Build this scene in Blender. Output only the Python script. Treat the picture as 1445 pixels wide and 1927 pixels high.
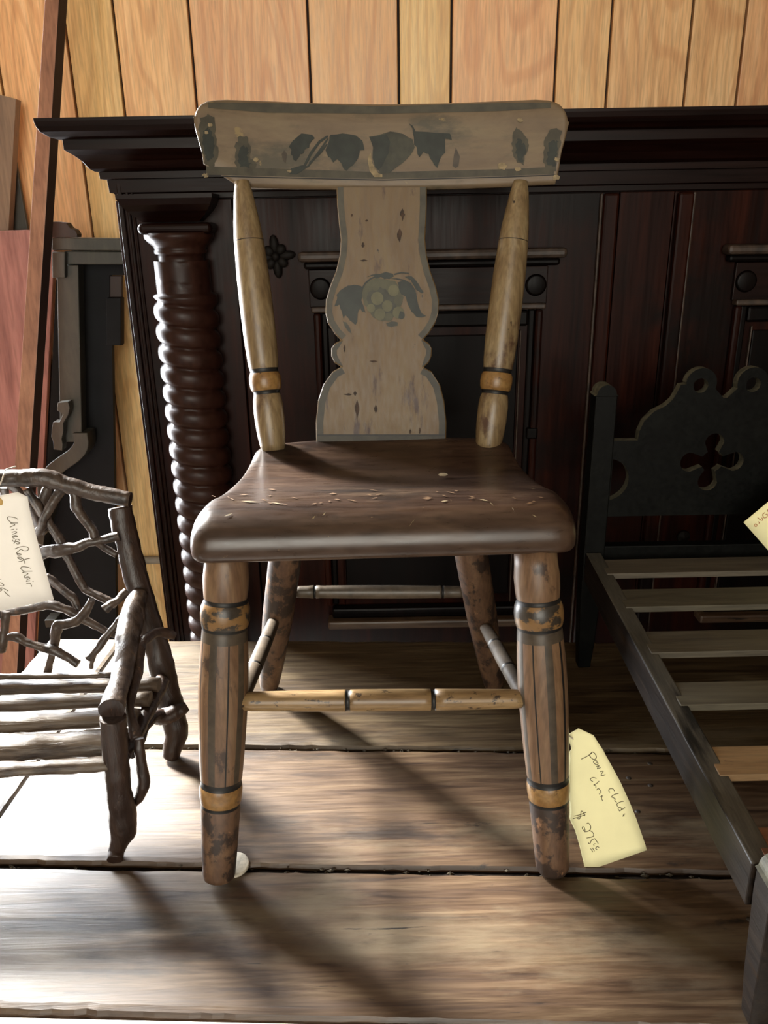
import bpy, bmesh, math, random
import numpy as np
from mathutils import Vector, noise as mnoise

for o in list(bpy.data.objects):
    bpy.data.objects.remove(o)
SC = bpy.context.scene
COL = SC.collection
random.seed(7)

# ------------------------------------------------------------------ camera
F_PX, PITCH, ROLL, CAM_Z = 1500.0, math.radians(19.9), math.radians(1.0), 0.5
W_PX, H_PX = 1445, 1927
fw = np.array([0, math.cos(PITCH), -math.sin(PITCH)])
_up = np.array([0, math.sin(PITCH), math.cos(PITCH)])
_rt = np.array([1.0, 0, 0])
cr = _rt * math.cos(ROLL) - _up * math.sin(ROLL)
cu = _up * math.cos(ROLL) + _rt * math.sin(ROLL)
CP = np.array([0, 0, CAM_Z])
cam = bpy.data.cameras.new('camera')
cam.sensor_fit = 'VERTICAL'
cam.sensor_height = 24.0
cam.lens = 24.0 * F_PX / H_PX
cam.clip_start = 0.01
camo = bpy.data.objects.new('camera', cam)
COL.objects.link(camo)
from mathutils import Matrix
camo.matrix_world = Matrix(((cr[0], cu[0], -fw[0], CP[0]), (cr[1], cu[1], -fw[1], CP[1]),
                            (cr[2], cu[2], -fw[2], CP[2]), (0, 0, 0, 1)))
SC.camera = camo

# ------------------------------------------------------------------ light
EXPOSURE = 0.3
SUN_E, SUN_AZ, SUN_EL = 22.0, 45.0, 35.0          # azimuth: degrees from -X towards +Y (the light comes from there)
WIN_B = (-1.36, -0.77, -0.15, 1.25)              # window in the back wall, left of the frame: x0, x1, z0, z1
FILL_WIN = (-1.05, 0.75, 0.1, 1.7)                  # unseen opening added behind the camera for front fill: x0, x1, z0, z1
XL, XR, YB, YF, ZF, ZC = -2.2, 1.95, 1.48, -2.6, -0.72, 1.95
E_BACK, E_FRONT = 240.0, 60.0
SC.view_settings.view_transform = 'Standard'
SC.view_settings.look = 'None'
SC.view_settings.gamma = 1.0
SC.view_settings.use_curve_mapping = False
SC.view_settings.exposure = EXPOSURE
SC.cycles.use_denoising = True
SC.cycles.max_bounces = 8
SC.cycles.sample_clamp_indirect = 6.0
world = bpy.data.worlds.new('sky')
SC.world = world
world.use_nodes = True
bgn = world.node_tree.nodes['Background']
bgn.inputs[0].default_value = (0.75, 0.86, 1.0, 1)
bgn.inputs[1].default_value = 1.0

def lamp(name, kind, energy, color, loc, direction, **kw):
    l = bpy.data.lights.new(name, kind)
    l.energy = energy
    l.color = color
    for k, v in kw.items():
        setattr(l, k, v)
    o = bpy.data.objects.new(name, l)
    COL.objects.link(o)
    o.location = loc
    o.rotation_euler = Vector(direction).to_track_quat('-Z', 'Y').to_euler()
    return o
_a, _e = math.radians(SUN_AZ), math.radians(SUN_EL)
lamp('sun', 'SUN', SUN_E, (1.0, 0.95, 0.85), (-3, 1, 3),
     (math.cos(_a) * math.cos(_e), -math.sin(_a) * math.cos(_e), -math.sin(_e)), angle=math.radians(9.0))
# daylight entering through the back window; front lamp is added fill
lamp('window_daylight_back', 'AREA', E_BACK, (0.90, 0.95, 1.0),
     ((WIN_B[0] + WIN_B[1]) / 2, YB + 0.05, (WIN_B[2] + WIN_B[3]) / 2), (0, -1, 0),
     shape='RECTANGLE', size=WIN_B[1] - WIN_B[0], size_y=WIN_B[3] - WIN_B[2])
lamp('front_fill', 'AREA', E_FRONT, (1.0, 0.93, 0.78),
     ((FILL_WIN[0] + FILL_WIN[1]) / 2, YF - 0.02, (FILL_WIN[2] + FILL_WIN[3]) / 2), (0, 1, 0),
     shape='RECTANGLE', size=FILL_WIN[1] - FILL_WIN[0], size_y=FILL_WIN[3] - FILL_WIN[2])

# ------------------------------------------------------------------ pixel -> place helpers
def ray(x, y):
    return fw + cr * (x - W_PX / 2) / F_PX + cu * (H_PX / 2 - y) / F_PX
def uz(x, y, z=0.0):
    r = ray(x, y)
    return CP + r * (z - CAM_Z) / r[2]
def uy(x, y, Y):
    r = ray(x, y)
    return CP + r * Y / r[1]
def us(x, y, fY, Y0=0.8):
    """point seen at pixel (x, y) on the surface Y = fY(X, Z)"""
    Y = Y0
    for _ in range(30):
        p = uy(x, y, Y)
        Y = 0.4 * Y + 0.6 * fY(p[0], p[2])
    return uy(x, y, Y)
def mpp(p):
    """metres per pixel at point p"""
    return float((np.asarray(p) - CP) @ fw) / F_PX

# ------------------------------------------------------------------ materials
def lin(c):
    return tuple(((v / 255) / 12.92 if v / 255 <= 0.04045 else ((v / 255 + 0.055) / 1.055) ** 2.4) for v in c) + (1.0,)
CMUL, CSAT = 1.0, 1.0
def adj(c):
    r = lin(c)[:3] if len(c) == 3 else c[:3]
    y = 0.2126 * r[0] + 0.7152 * r[1] + 0.0722 * r[2]
    return tuple(max(0.0, (y + (v - y) * CSAT) * CMUL) for v in r) + (1.0,)
class NT:
    def __init__(self, name):
        self.m = bpy.data.materials.new(name)
        self.m.use_nodes = True
        self.t = self.m.node_tree
        self.b = self.t.nodes['Principled BSDF']
    def n(self, typ, **kw):
        nd = self.t.nodes.new(typ)
        for k, v in kw.items():
            if k.startswith('i_'):
                nd.inputs[k[2:].replace('_', ' ')].default_value = v
            else:
                setattr(nd, k, v)
        return nd
    def l(self, a, b):
        self.t.links.new(a, b)
    def ramp(self, fac, stops, interp='LINEAR'):
        r = self.n('ShaderNodeValToRGB')
        r.color_ramp.interpolation = interp
        el = r.color_ramp.elements
        while len(el) < len(stops):
            el.new(0.5)
        for e, (p, c) in zip(el, stops):
            e.position = p
            e.color = c if len(c) == 4 else lin(c)
        self.l(fac, r.inputs[0])
        return r.outputs[0]
    def mix(self, fac, a, b, mode='MIX'):
        m = self.n('ShaderNodeMix', data_type='RGBA', blend_type=mode)
        for sock, v in ((m.inputs[0], fac), (m.inputs[6], a), (m.inputs[7], b)):
            if hasattr(v, 'links') or isinstance(v, bpy.types.NodeSocket):
                self.l(v, sock)
            else:
                sock.default_value = v
        return m.outputs[2]
    def math(self, op, a, b=None):
        m = self.n('ShaderNodeMath', operation=op)
        for i, v in enumerate((a, b)):
            if v is None:
                continue
            if isinstance(v, bpy.types.NodeSocket):
                self.l(v, m.inputs[i])
            else:
                m.inputs[i].default_value = v
        return m.outputs[0]

def wood(name, cols, grain=(1, 12, 12), scale=8.0, rough=0.5, rings=0.0, ring_cols=None, wear=(), bump=0.15,
         vary=0.0, spec=0.5, coat=0.0, dist=0.6, ring_scale=2.0, mul=1.0, sat=1.0, fineg=0.7):
    """grain: object-space scale (small along the fibre). wear: list of (colour, noise scale xyz, threshold, softness)"""
    global CMUL, CSAT
    CMUL, CSAT = mul, sat
    cols = [adj(c) for c in cols]
    wear = [(adj(c), a, b, d) for c, a, b, d in wear]
    k = NT(name)
    tc = k.n('ShaderNodeTexCoord')
    oi = k.n('ShaderNodeObjectInfo')
    off = k.n('ShaderNodeVectorMath', operation='SCALE')
    comb = k.n('ShaderNodeCombineXYZ')
    for i in range(3):
        k.l(oi.outputs['Random'], comb.inputs[i])
    k.l(comb.outputs[0], off.inputs[0])
    off.inputs['Scale'].default_value = 37.0
    add = k.n('ShaderNodeVectorMath', operation='ADD')
    k.l(tc.outputs['Object'], add.inputs[0])
    k.l(off.outputs[0], add.inputs[1])
    mp = k.n('ShaderNodeMapping')
    mp.inputs['Scale'].default_value = grain
    k.l(add.outputs[0], mp.inputs[0])
    n1 = k.n('ShaderNodeTexNoise', i_Scale=scale, i_Detail=7.0, i_Roughness=0.6, i_Distortion=dist)
    k.l(mp.outputs[0], n1.inputs['Vector'])
    m = len(cols)
    col = k.ramp(n1.outputs['Fac'], [(0.28 + 0.44 * i / max(1, m - 1), c) for i, c in enumerate(cols)])
    n2 = k.n('ShaderNodeTexNoise', i_Scale=scale * 5, i_Detail=4.0)
    k.l(mp.outputs[0], n2.inputs['Vector'])
    fine = k.ramp(n2.outputs['Fac'], [(0.3, (200, 200, 200)), (0.6, (255, 255, 255))])
    col = k.mix(fineg, col, fine, 'MULTIPLY')
    if rings:
        mp2 = k.n('ShaderNodeMapping')
        mp2.inputs['Scale'].default_value = tuple(g ** 0.62 for g in grain)
        k.l(add.outputs[0], mp2.inputs[0])
        n3 = k.n('ShaderNodeTexNoise', i_Scale=ring_scale, i_Detail=1.0)
        k.l(mp2.outputs[0], n3.inputs['Vector'])
        s = k.math('SINE', k.math('MULTIPLY', n3.outputs['Fac'], 90.0))
        f = k.ramp(s, [(0.45, (0, 0, 0)), (0.95, (255, 255, 255))])
        f = k.math('MULTIPLY', f, rings)
        col = k.mix(f, col, adj(ring_cols))
    if vary:
        hv = k.n('ShaderNodeHueSaturation')
        v = k.math('ADD', k.math('MULTIPLY', oi.outputs['Random'], vary), 1 - vary / 2)
        k.l(v, hv.inputs['Value'])
        h = k.math('ADD', k.math('MULTIPLY', k.math('FRACT', k.math('MULTIPLY', oi.outputs['Random'], 7.3)), 0.03), 0.485)
        k.l(h, hv.inputs['Hue'])
        k.l(col, hv.inputs['Color'])
        col = hv.outputs[0]
    rsock = None
    for c, sc, th, soft in wear:
        mpw = k.n('ShaderNodeMapping')
        mpw.inputs['Scale'].default_value = sc
        k.l(add.outputs[0], mpw.inputs[0])
        nw = k.n('ShaderNodeTexNoise', i_Scale=1.0, i_Detail=8.0, i_Roughness=0.65)
        k.l(mpw.outputs[0], nw.inputs['Vector'])
        th -= 0.055
        f = k.ramp(nw.outputs['Fac'], [(th, (0, 0, 0)), (min(1, th + soft), (255, 255, 255))])
        col = k.mix(f, col, c)
    k.l(col, k.b.inputs['Base Color'])
    rr = k.n('ShaderNodeMapRange')
    rr.inputs[3].default_value = max(0.05, rough - 0.1)
    rr.inputs[4].default_value = min(1, rough + 0.12)
    k.l(n2.outputs['Fac'], rr.inputs[0])
    k.l(rr.outputs[0], k.b.inputs['Roughness'])
    k.b.inputs['Specular IOR Level'].default_value = spec
    k.b.inputs['Coat Weight'].default_value = coat
    k.b.inputs['Coat Roughness'].default_value = 0.25
    if bump:
        bp = k.n('ShaderNodeBump', i_Strength=bump, i_Distance=0.002)
        k.l(n1.outputs['Fac'], bp.inputs['Height'])
        k.l(bp.outputs[0], k.b.inputs['Normal'])
    return k.m

def plain(name, c, rough=0.6, spec=0.4, var=0.12, scale=60.0, c2=None, bump=0.0, mul=1.0, sat=1.0):
    global CMUL, CSAT
    CMUL, CSAT = mul, sat
    k = NT(name)
    tc = k.n('ShaderNodeTexCoord')
    nz = k.n('ShaderNodeTexNoise', i_Scale=scale, i_Detail=5.0)
    k.l(tc.outputs['Object'], nz.inputs['Vector'])
    c2 = c2 or tuple(v * (1 - var) for v in c)
    k.l(k.ramp(nz.outputs['Fac'], [(0.35, adj(c2)), (0.62, adj(c))]), k.b.inputs['Base Color'])
    k.b.inputs['Roughness'].default_value = rough
    k.b.inputs['Specular IOR Level'].default_value = spec
    if bump:
        bp = k.n('ShaderNodeBump', i_Strength=bump, i_Distance=0.001)
        k.l(nz.outputs['Fac'], bp.inputs['Height'])
        k.l(bp.outputs[0], k.b.inputs['Normal'])
    return k.m

M = {}
M['panel'] = wood('pine_panelling', [(205, 158, 104), (219, 176, 120), (230, 194, 142)], (14, 3, 0.9), 5.0, 0.42, rings=0.38,
                  ring_cols=(178, 124, 74), bump=0.05, vary=0.22, ring_scale=1.6, mul=1.2, sat=1.0)
M['groove'] = plain('panel_groove', (38, 26, 20), 0.8)
M['floor'] = wood('floor_boards', [(84, 68, 54), (112, 94, 76)], (1, 9, 1), 4, 0.5)
M['plaster'] = plain('plaster', (120, 104, 84), 0.9, 0.2, 0.05)
M['trim'] = plain('trim_grey', (150, 142, 128), 0.5)
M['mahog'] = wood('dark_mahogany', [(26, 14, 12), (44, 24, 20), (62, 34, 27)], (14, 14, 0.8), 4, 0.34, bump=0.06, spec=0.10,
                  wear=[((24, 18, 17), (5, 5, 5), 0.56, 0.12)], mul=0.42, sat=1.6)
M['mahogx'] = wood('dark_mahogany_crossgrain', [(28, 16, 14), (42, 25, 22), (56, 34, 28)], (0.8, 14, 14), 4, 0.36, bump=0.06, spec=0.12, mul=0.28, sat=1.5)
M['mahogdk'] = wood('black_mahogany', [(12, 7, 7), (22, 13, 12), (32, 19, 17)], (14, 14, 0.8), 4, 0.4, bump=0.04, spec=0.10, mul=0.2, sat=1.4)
M['colm'] = wood('turned_mahogany', [(40, 22, 17), (52, 28, 22), (62, 36, 27)], (6, 6, 3), 5, 0.38, bump=0.0, spec=0.20, mul=0.6, sat=1.0)
M['edge'] = plain('lit_moulding_edge', (112, 84, 64), 0.5, 0.4, 0.4, 90, mul=0.3, sat=0.8)  # lighter colour stands in for light catching the ledges and beads
M['iron'] = plain('dark_bronze', (44, 38, 34), 0.6, 0.15, 0.4, 160, bump=0.4, mul=0.25, sat=1)
M['table'] = wood('old_table_boards', [(62, 44, 30), (104, 80, 56), (128, 103, 74), (158, 134, 100)], (1.0, 16, 16), 6.0, 0.40, bump=0.22, vary=0.12, spec=0.45, dist=1.2,
                  wear=[((150, 134, 108), (3, 9, 9), 0.58, 0.15), ((58, 43, 33), (5, 22, 22), 0.62, 0.14), ((52, 45, 42), (14, 34, 20), 0.715, 0.06), ((44, 34, 28), (9, 190, 50), 0.715, 0.03)], mul=0.4, sat=0.95)
M['tabled'] = plain('table_gap_dirt', (30, 25, 22), 0.95, 0.1, 0.5, 200)
M['crumb'] = plain('dust_crumbs', (74, 68, 58), 0.95, 0.1, 0.4, 400)
M['nail'] = plain('nail_iron', (52, 44, 38), 0.5, 0.5, 0.4, 300)

STREAK = ((96, 62, 48), (60, 60, 5), 0.63, 0.08)
M['crest'] = wood('drab_painted_crest', [(134, 112, 88), (152, 130, 102), (162, 142, 110)], (2, 12, 12), 5, 0.5, bump=0.06,
                  wear=[((104, 96, 78), (10, 10, 24), 0.57, 0.12), ((176, 152, 104), (40, 40, 50), 0.71, 0.03)], fineg=0.25, mul=0.5, sat=1.0)
M['splat'] = wood('tan_painted_splat', [(146, 116, 80), (164, 134, 94), (172, 146, 104)], (12, 12, 2), 5, 0.5, bump=0.06,
                  wear=[STREAK, ((60, 46, 36), (70, 70, 40), 0.735, 0.02)], fineg=0.25, mul=0.34, sat=1.1)
M['post'] = wood('mustard_painted_post', [(128, 98, 58), (160, 130, 80), (186, 160, 106)], (24, 24, 3), 4, 0.36, bump=0.06,
                 wear=[((96, 64, 42), (22, 22, 12), 0.62, 0.08), ((52, 38, 28), (120, 120, 60), 0.72, 0.02)], mul=0.6, sat=0.8)
M['ochre'] = wood('ochre_bead', [(136, 96, 48), (168, 124, 66), (182, 144, 82)], (10, 10, 10), 6, 0.36, bump=0.05,
                  wear=[((80, 54, 34), (70, 70, 70), 0.64, 0.06)], mul=0.6, sat=0.95)
M['darkbead'] = wood('dark_worn_bead', [(52, 46, 40), (66, 58, 48), (78, 66, 52)], (10, 10, 10), 6, 0.36, bump=0.08,
                     wear=[((150, 110, 58), (60, 60, 90), 0.555, 0.05)], mul=0.6, sat=0.9)
M['leg'] = wood('worn_tan_leg', [(112, 80, 56), (138, 104, 74), (154, 122, 88)], (20, 20, 2.5), 4, 0.42, bump=0.08,
                wear=[((72, 52, 40), (40, 40, 18), 0.65, 0.05), ((176, 142, 92), (70, 70, 80), 0.74, 0.02)], mul=0.6, sat=0.95)
M['foot'] = wood('scuffed_brown_foot', [(92, 62, 44), (124, 88, 60), (146, 108, 72)], (16, 16, 6), 5, 0.5, bump=0.2,
                 wear=[((62, 44, 34), (50, 50, 40), 0.55, 0.05), ((168, 120, 78), (80, 80, 60), 0.69, 0.03)], mul=0.55, sat=0.85)
M['stripe'] = plain('grey_painted_stripe', (92, 80, 66), 0.42, 0.4, 0.2, 120, mul=0.55, sat=1)
M['black'] = plain('black_painted_line', (30, 28, 27), 0.5, 0.4, 0.3, 150, mul=0.6, sat=1)
M['rung'] = wood('mustard_rung', [(134, 102, 62), (164, 130, 82), (182, 150, 98)], (3, 24, 24), 4, 0.36, bump=0.06,
                 wear=[((66, 50, 34), (70, 110, 110), 0.64, 0.04)], mul=0.62, sat=0.9)
M['rungg'] = wood('grey_rung', [(78, 68, 58), (104, 92, 78), (120, 106, 90)], (8, 8, 8), 4, 0.4, bump=0.06, mul=0.6, sat=1)
M['seat'] = wood('dark_brown_seat', [(62, 42, 32), (86, 60, 44), (108, 80, 58)], (2.2, 12, 9), 4.5, 0.30, bump=0.08, spec=0.5,
                 wear=[((124, 98, 74), (9, 20, 14), 0.60, 0.14), ((52, 38, 32), (7, 18, 10), 0.60, 0.1), ((196, 162, 112), (60, 130, 90), 0.745, 0.02)], mul=0.5, sat=0.8)
M['green'] = plain('dark_green_paint', (58, 66, 58), 0.5, 0.4, 0.25, 90, mul=0.45, sat=1)
M['green2'] = plain('soft_green_paint', (84, 84, 68), 0.5, 0.4, 0.25, 90, mul=0.5, sat=1)
M['olive'] = plain('olive_fruit_paint', (104, 102, 74), 0.5, 0.4, 0.2, 60, mul=0.5, sat=1)
M['olive2'] = plain('pale_grape_paint', (126, 122, 86), 0.5, 0.4, 0.15, 60, mul=0.5, sat=1)
M['border'] = plain('grey_green_border', (96, 90, 72), 0.5, 0.4, 0.2, 90, mul=0.5, sat=1)
M['borderd'] = plain('dark_border', (72, 66, 50), 0.5, 0.4, 0.25, 90, mul=0.6, sat=1)
M['chip'] = plain('paint_chip', (190, 164, 110), 0.6, 0.3, 0.2, 200, mul=0.6, sat=0.75)
M['mark'] = plain('rubbed_through_mark', (92, 66, 46), 0.6, 0.3, 0.4, 300, mul=0.5)
M['scuff'] = plain('rubbed_paint', (150, 116, 84), 0.5, 0.4, 0.2, 200, mul=0.55)
M['root'] = wood('polished_root_wood', [(58, 46, 40), (86, 70, 60), (112, 94, 80)], (14, 14, 14), 3, 0.36, bump=0.7, spec=0.5, dist=1.5,
                 wear=[((46, 36, 32), (40, 40, 40), 0.6, 0.1), ((150, 120, 92), (36, 36, 22), 0.66, 0.1)], mul=0.6, sat=0.9)
M['rootd'] = wood('dark_root_bark', [(48, 32, 26), (72, 50, 40), (92, 66, 50)], (22, 22, 5), 4, 0.38, bump=0.7, spec=0.45, dist=1.0,
                  wear=[((142, 104, 74), (70, 70, 50), 0.70, 0.03)], mul=0.42, sat=0.9)
M['rslat'] = wood('split_root_slats', [(92, 76, 62), (126, 108, 90), (150, 134, 116)], (3, 30, 30), 4, 0.36, bump=0.7, spec=0.45, dist=1.0,
                  wear=[((74, 56, 44), (10, 60, 60), 0.6, 0.08)], mul=0.5, sat=0.9)
M['bed'] = wood('black_green_bed_paint', [(22, 24, 23), (32, 35, 33), (44, 47, 43)], (10, 10, 10), 5, 0.42, bump=0.06, spec=0.12, mul=0.15, sat=1)
M['bede'] = plain('lit_bed_edge', (84, 82, 68), 0.6, 0.3, 0.3, 150, mul=1.3, sat=1)  # cut edges brightened in colour to look lit
M['bedr'] = wood('worn_bed_rail', [(40, 36, 34), (64, 56, 51), (92, 80, 71)], (30, 2, 30), 4, 0.42, bump=0.2, spec=0.15,
                 wear=[((92, 74, 58), (60, 5, 60), 0.66, 0.1)], mul=0.22, sat=1.5)
M['bedtop'] = wood('worn_lit_rail_top', [(84, 80, 70), (108, 103, 92), (124, 118, 104)], (30, 2, 30), 4, 0.6, bump=0.25, spec=0.2, mul=0.42, wear=[((40, 38, 34), (40, 6, 40), 0.6, 0.1)])  # worn rail top, also lightened in colour to look lit
M['slat'] = wood('grey_bed_slat', [(104, 94, 78), (132, 122, 102), (150, 140, 118)], (2, 24, 24), 4, 0.6, bump=0.15, vary=0.2, mul=0.34, sat=1)
M['slatw'] = wood('fresh_pine_slat', [(160, 124, 84), (184, 148, 104), (198, 164, 120)], (2, 24, 24), 4, 0.55, bump=0.12,
                  wear=[((110, 74, 52), (20, 60, 60), 0.68, 0.05)], mul=0.5, sat=1)
M['slatr'] = wood('reddish_slat', [(122, 78, 54), (152, 100, 70), (168, 118, 84)], (2, 24, 24), 4, 0.55, bump=0.12, mul=0.5, sat=1)
M['red'] = wood('red_stained_panel', [(112, 52, 42), (134, 66, 54), (150, 80, 64)], (10, 10, 0.9), 4, 0.34, bump=0.05, spec=0.5, mul=1.9, sat=0.5)
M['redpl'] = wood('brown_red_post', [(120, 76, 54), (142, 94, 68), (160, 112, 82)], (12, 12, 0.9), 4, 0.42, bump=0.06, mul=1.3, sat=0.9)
M['redpd'] = wood('dark_red_post_shade', [(52, 32, 26), (66, 42, 34)], (12, 12, 0.9), 4, 0.6, mul=0.5, sat=1)  # dark red wood; on the post, side shade painted as a darker copy
M['gpaint'] = wood('grey_green_frame_paint', [(62, 60, 50), (80, 77, 64), (94, 90, 74)], (8, 8, 2), 5, 0.5, bump=0.06, mul=0.38, sat=1)
M['gblack'] = plain('black_backing', (14, 15, 18), 0.7, 0.2, 0.3, 30)
M['board'] = wood('grey_brown_board', [(112, 90, 72), (136, 112, 90)], (12, 12, 1), 4, 0.5)
M['cut'] = plain('pale_cut_wood', (214, 192, 156), 0.7, 0.3, 0.15, 80)
M['paper'] = plain('cream_tag_card', (252, 247, 196), 0.8, 0.2, 0.03, 30)
M['paperw'] = plain('white_tag_card', (252, 250, 244), 0.8, 0.2, 0.02, 30)
M['ring'] = plain('tan_hole_ring', (214, 178, 112), 0.8, 0.2, 0.1)
M['ink'] = plain('pencil_ink', (120, 112, 92), 0.8, 0.1, 0.1)
M['inkred'] = plain('faint_red_ink', (206, 150, 112), 0.8, 0.1, 0.1)
M['string'] = plain('cotton_string', (222, 214, 200), 0.9, 0.1, 0.2, 300)
M['felt'] = plain('white_felt', (196, 188, 172), 0.95, 0.1, 0.15, 250, bump=0.3)
M['wframe'] = plain('white_window_paint', (246, 244, 240), 0.5)

# ------------------------------------------------------------------ mesh builders
def origin(o):
    p = np.zeros(3)
    while o is not None:
        p = p + np.array(o.location)
        o = o.parent
    return p
def mk(name, verts, faces, mats, parent=None, smooth=True, fm=None, loc=None):
    """verts in world space; the object's origin is its parent's (or loc)"""
    me = bpy.data.meshes.new(name)
    o = bpy.data.objects.new(name, me)
    COL.objects.link(o)
    if parent is not None:
        o.parent = parent
        og = origin(parent)
    else:
        og = np.array(loc if loc is not None else (0, 0, 0), float)
        o.location = og
    v = np.asarray(verts, float) - og
    me.from_pydata(v.tolist(), [], [tuple(f) for f in faces])
    if not isinstance(mats, (list, tuple)):
        mats = [mats]
    for m in mats:
        me.materials.append(M[m] if isinstance(m, str) else m)
    if fm is not None:
        me.polygons.foreach_set('material_index', fm)
    if smooth:
        me.polygons.foreach_set('use_smooth', [True] * len(me.polygons))
    me.validate()
    me.update()
    return o
def fixn(o):
    bm = bmesh.new()
    bm.from_mesh(o.data)
    bmesh.ops.recalc_face_normals(bm, faces=bm.faces)
    bm.to_mesh(o.data)
    bm.free()
    return o
def bev(o, w, seg=2):
    b = o.modifiers.new('bevel', 'BEVEL')
    b.width = w
    b.segments = seg
    b.limit_method = 'ANGLE'
    b.angle_limit = math.radians(40)
    return o
def thing(name, label, cat, loc, group=None):
    e = bpy.data.objects.new(name, None)
    e.empty_display_size = 0.05
    COL.objects.link(e)
    e.location = loc
    e['label'] = label
    e['category'] = cat
    if group:
        e['group'] = group
    return e
def tag(o, label, cat, group=None):
    o['label'] = label
    o['category'] = cat
    if group:
        o['group'] = group
    return o
BOXF = [(0, 3, 2, 1), (4, 5, 6, 7), (0, 1, 5, 4), (1, 2, 6, 5), (2, 3, 7, 6), (3, 0, 4, 7)]
def box(name, lo, hi, mat, parent=None, bevel=0.0, yaw=0.0, pivot=(0, 0, 0), loc=None):
    x0, y0, z0 = lo
    x1, y1, z1 = hi
    v = np.array([(x0, y0, z0), (x1, y0, z0), (x1, y1, z0), (x0, y1, z0), (x0, y0, z1), (x1, y0, z1), (x1, y1, z1), (x0, y1, z1)], float)
    if yaw:
        v = rotz(v, yaw, pivot)
    o = mk(name, v, BOXF, mat, parent, smooth=False, loc=loc)
    if bevel:
        bev(o, bevel)
    return o
def hexa(name, pts, mat, parent=None, bevel=0.0, loc=None, fm=None):
    """pts: 4 bottom corners then 4 top corners, any orientation"""
    o = mk(name, pts, BOXF, mat, parent, smooth=False, loc=loc, fm=fm)
    fixn(o)
    if bevel:
        bev(o, bevel)
    return o
def rotz(v, a, pivot=(0, 0, 0)):
    p = np.array(pivot, float)
    c, s = math.cos(a), math.sin(a)
    q = np.asarray(v, float) - p
    return np.stack([q[:, 0] * c - q[:, 1] * s, q[:, 0] * s + q[:, 1] * c, q[:, 2]], 1) + p
def frame_of(d):
    d = np.asarray(d, float)
    d = d / np.linalg.norm(d)
    a = np.array([0, -1.0, 0]) if abs(d[1]) < 0.9 else np.array([0, 0, 1.0])
    u = a - d * (a @ d)
    u /= np.linalg.norm(u)
    return u, np.cross(d, u), d
def lathe(name, p0, p1, prof, mats, parent=None, seg=32, cap=True, matfn=None, loc=None, helix=None):
    """prof: list of (t 0..1 along p0->p1, radius, material index of the band that starts here)"""
    p0, p1 = np.asarray(p0, float), np.asarray(p1, float)
    u, w, d = frame_of(p1 - p0)
    V, Fc, fm = [], [], []
    for (t, r, *mi) in prof:
        c = p0 + (p1 - p0) * t
        for j in range(seg):
            a = 2 * math.pi * j / seg
            V.append(c + (u * math.cos(a) + w * math.sin(a)) * r)
    n = len(prof)
    for i in range(n - 1):
        mi = prof[i][2] if len(prof[i]) > 2 else 0
        for j in range(seg):
            k = (j + 1) % seg
            Fc.append((i * seg + j, i * seg + k, (i + 1) * seg + k, (i + 1) * seg + j))
            fm.append(matfn(i, j, mi) if matfn else mi)
    if cap:
        Fc.append(tuple(range(seg))[::-1])
        fm.append(prof[0][2] if len(prof[0]) > 2 else 0)
        Fc.append(tuple((n - 1) * seg + j for j in range(seg)))
        fm.append(prof[-2][2] if len(prof[-2]) > 2 else 0)
    o = mk(name, V, Fc, mats, parent, True, fm, loc)
    fixn(o)
    return o
def smooth_path(pts, n):
    """Catmull-Rom through rows of values"""
    P = np.asarray(pts, float)
    if len(P) < 3:
        t = np.linspace(0, 1, n)[:, None]
        return P[0] * (1 - t) + P[-1] * t
    P = np.vstack([2 * P[0] - P[1], P, 2 * P[-1] - P[-2]])
    m = len(P) - 3
    out = []
    for q in np.linspace(0, m - 1e-9, n):
        i = int(q)
        t = q - i
        a, b, c, d = P[i], P[i + 1], P[i + 2], P[i + 3]
        out.append(0.5 * (2 * b + (c - a) * t + (2 * a - 5 * b + 4 * c - d) * t * t + (3 * b - a - 3 * c + d) * t ** 3))
    return np.array(out)
def tube(name, pts, rad, mat, parent=None, seg=10, n=None, knob=0.0, seed=0, loc=None, squash=1.0, endmat=None):
    pts = np.asarray(pts, float)
    rad = np.asarray(rad, float) if np.ndim(rad) else np.full(len(pts), rad)
    n = n or max(4, len(pts) * (7 if knob else 4))
    D = smooth_path(np.column_stack([pts, rad]), n)
    P, R = D[:, :3], np.maximum(D[:, 3], rad.min() * 0.5)
    V, Fc = [], []
    u = None
    for i in range(n):
        d = P[min(n - 1, i + 1)] - P[max(0, i - 1)]
        d = d / (np.linalg.norm(d) + 1e-12)
        if u is None:
            u, w, _ = frame_of(d)
        else:
            u = u - d * (u @ d)
            u /= np.linalg.norm(u)
            w = np.cross(d, u)
        for j in range(seg):
            a = 2 * math.pi * j / seg
            k = 1.0
            if knob:
                q = Vector((P[i] + (u * math.cos(a) + w * math.sin(a)) * R[i]) * 1.0) * 55.0 + Vector((seed * 3.1, 0, 0))
                k = 1 + knob * 1.3 * mnoise.noise(q) + knob * 0.9 * mnoise.noise(q * 2.3) + knob * 0.5 * mnoise.noise(q * 5.1)
            V.append(P[i] + (u * math.cos(a) + w * math.sin(a) * squash) * R[i] * k)
    for i in range(n - 1):
        for j in range(seg):
            k = (j + 1) % seg
            Fc.append((i * seg + j, i * seg + k, (i + 1) * seg + k, (i + 1) * seg + j))
    fm = [0] * len(Fc)
    Fc.append(tuple(range(seg))[::-1])
    Fc.append(tuple((n - 1) * seg + j for j in range(seg)))
    fm += [1, 1] if endmat else [0, 0]
    o = mk(name, V, Fc, [mat, endmat] if endmat else mat, parent, True, fm, loc)
    fixn(o)
    for p in list(o.data.polygons)[-2:]:
        p.use_smooth = False
    return o
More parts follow.
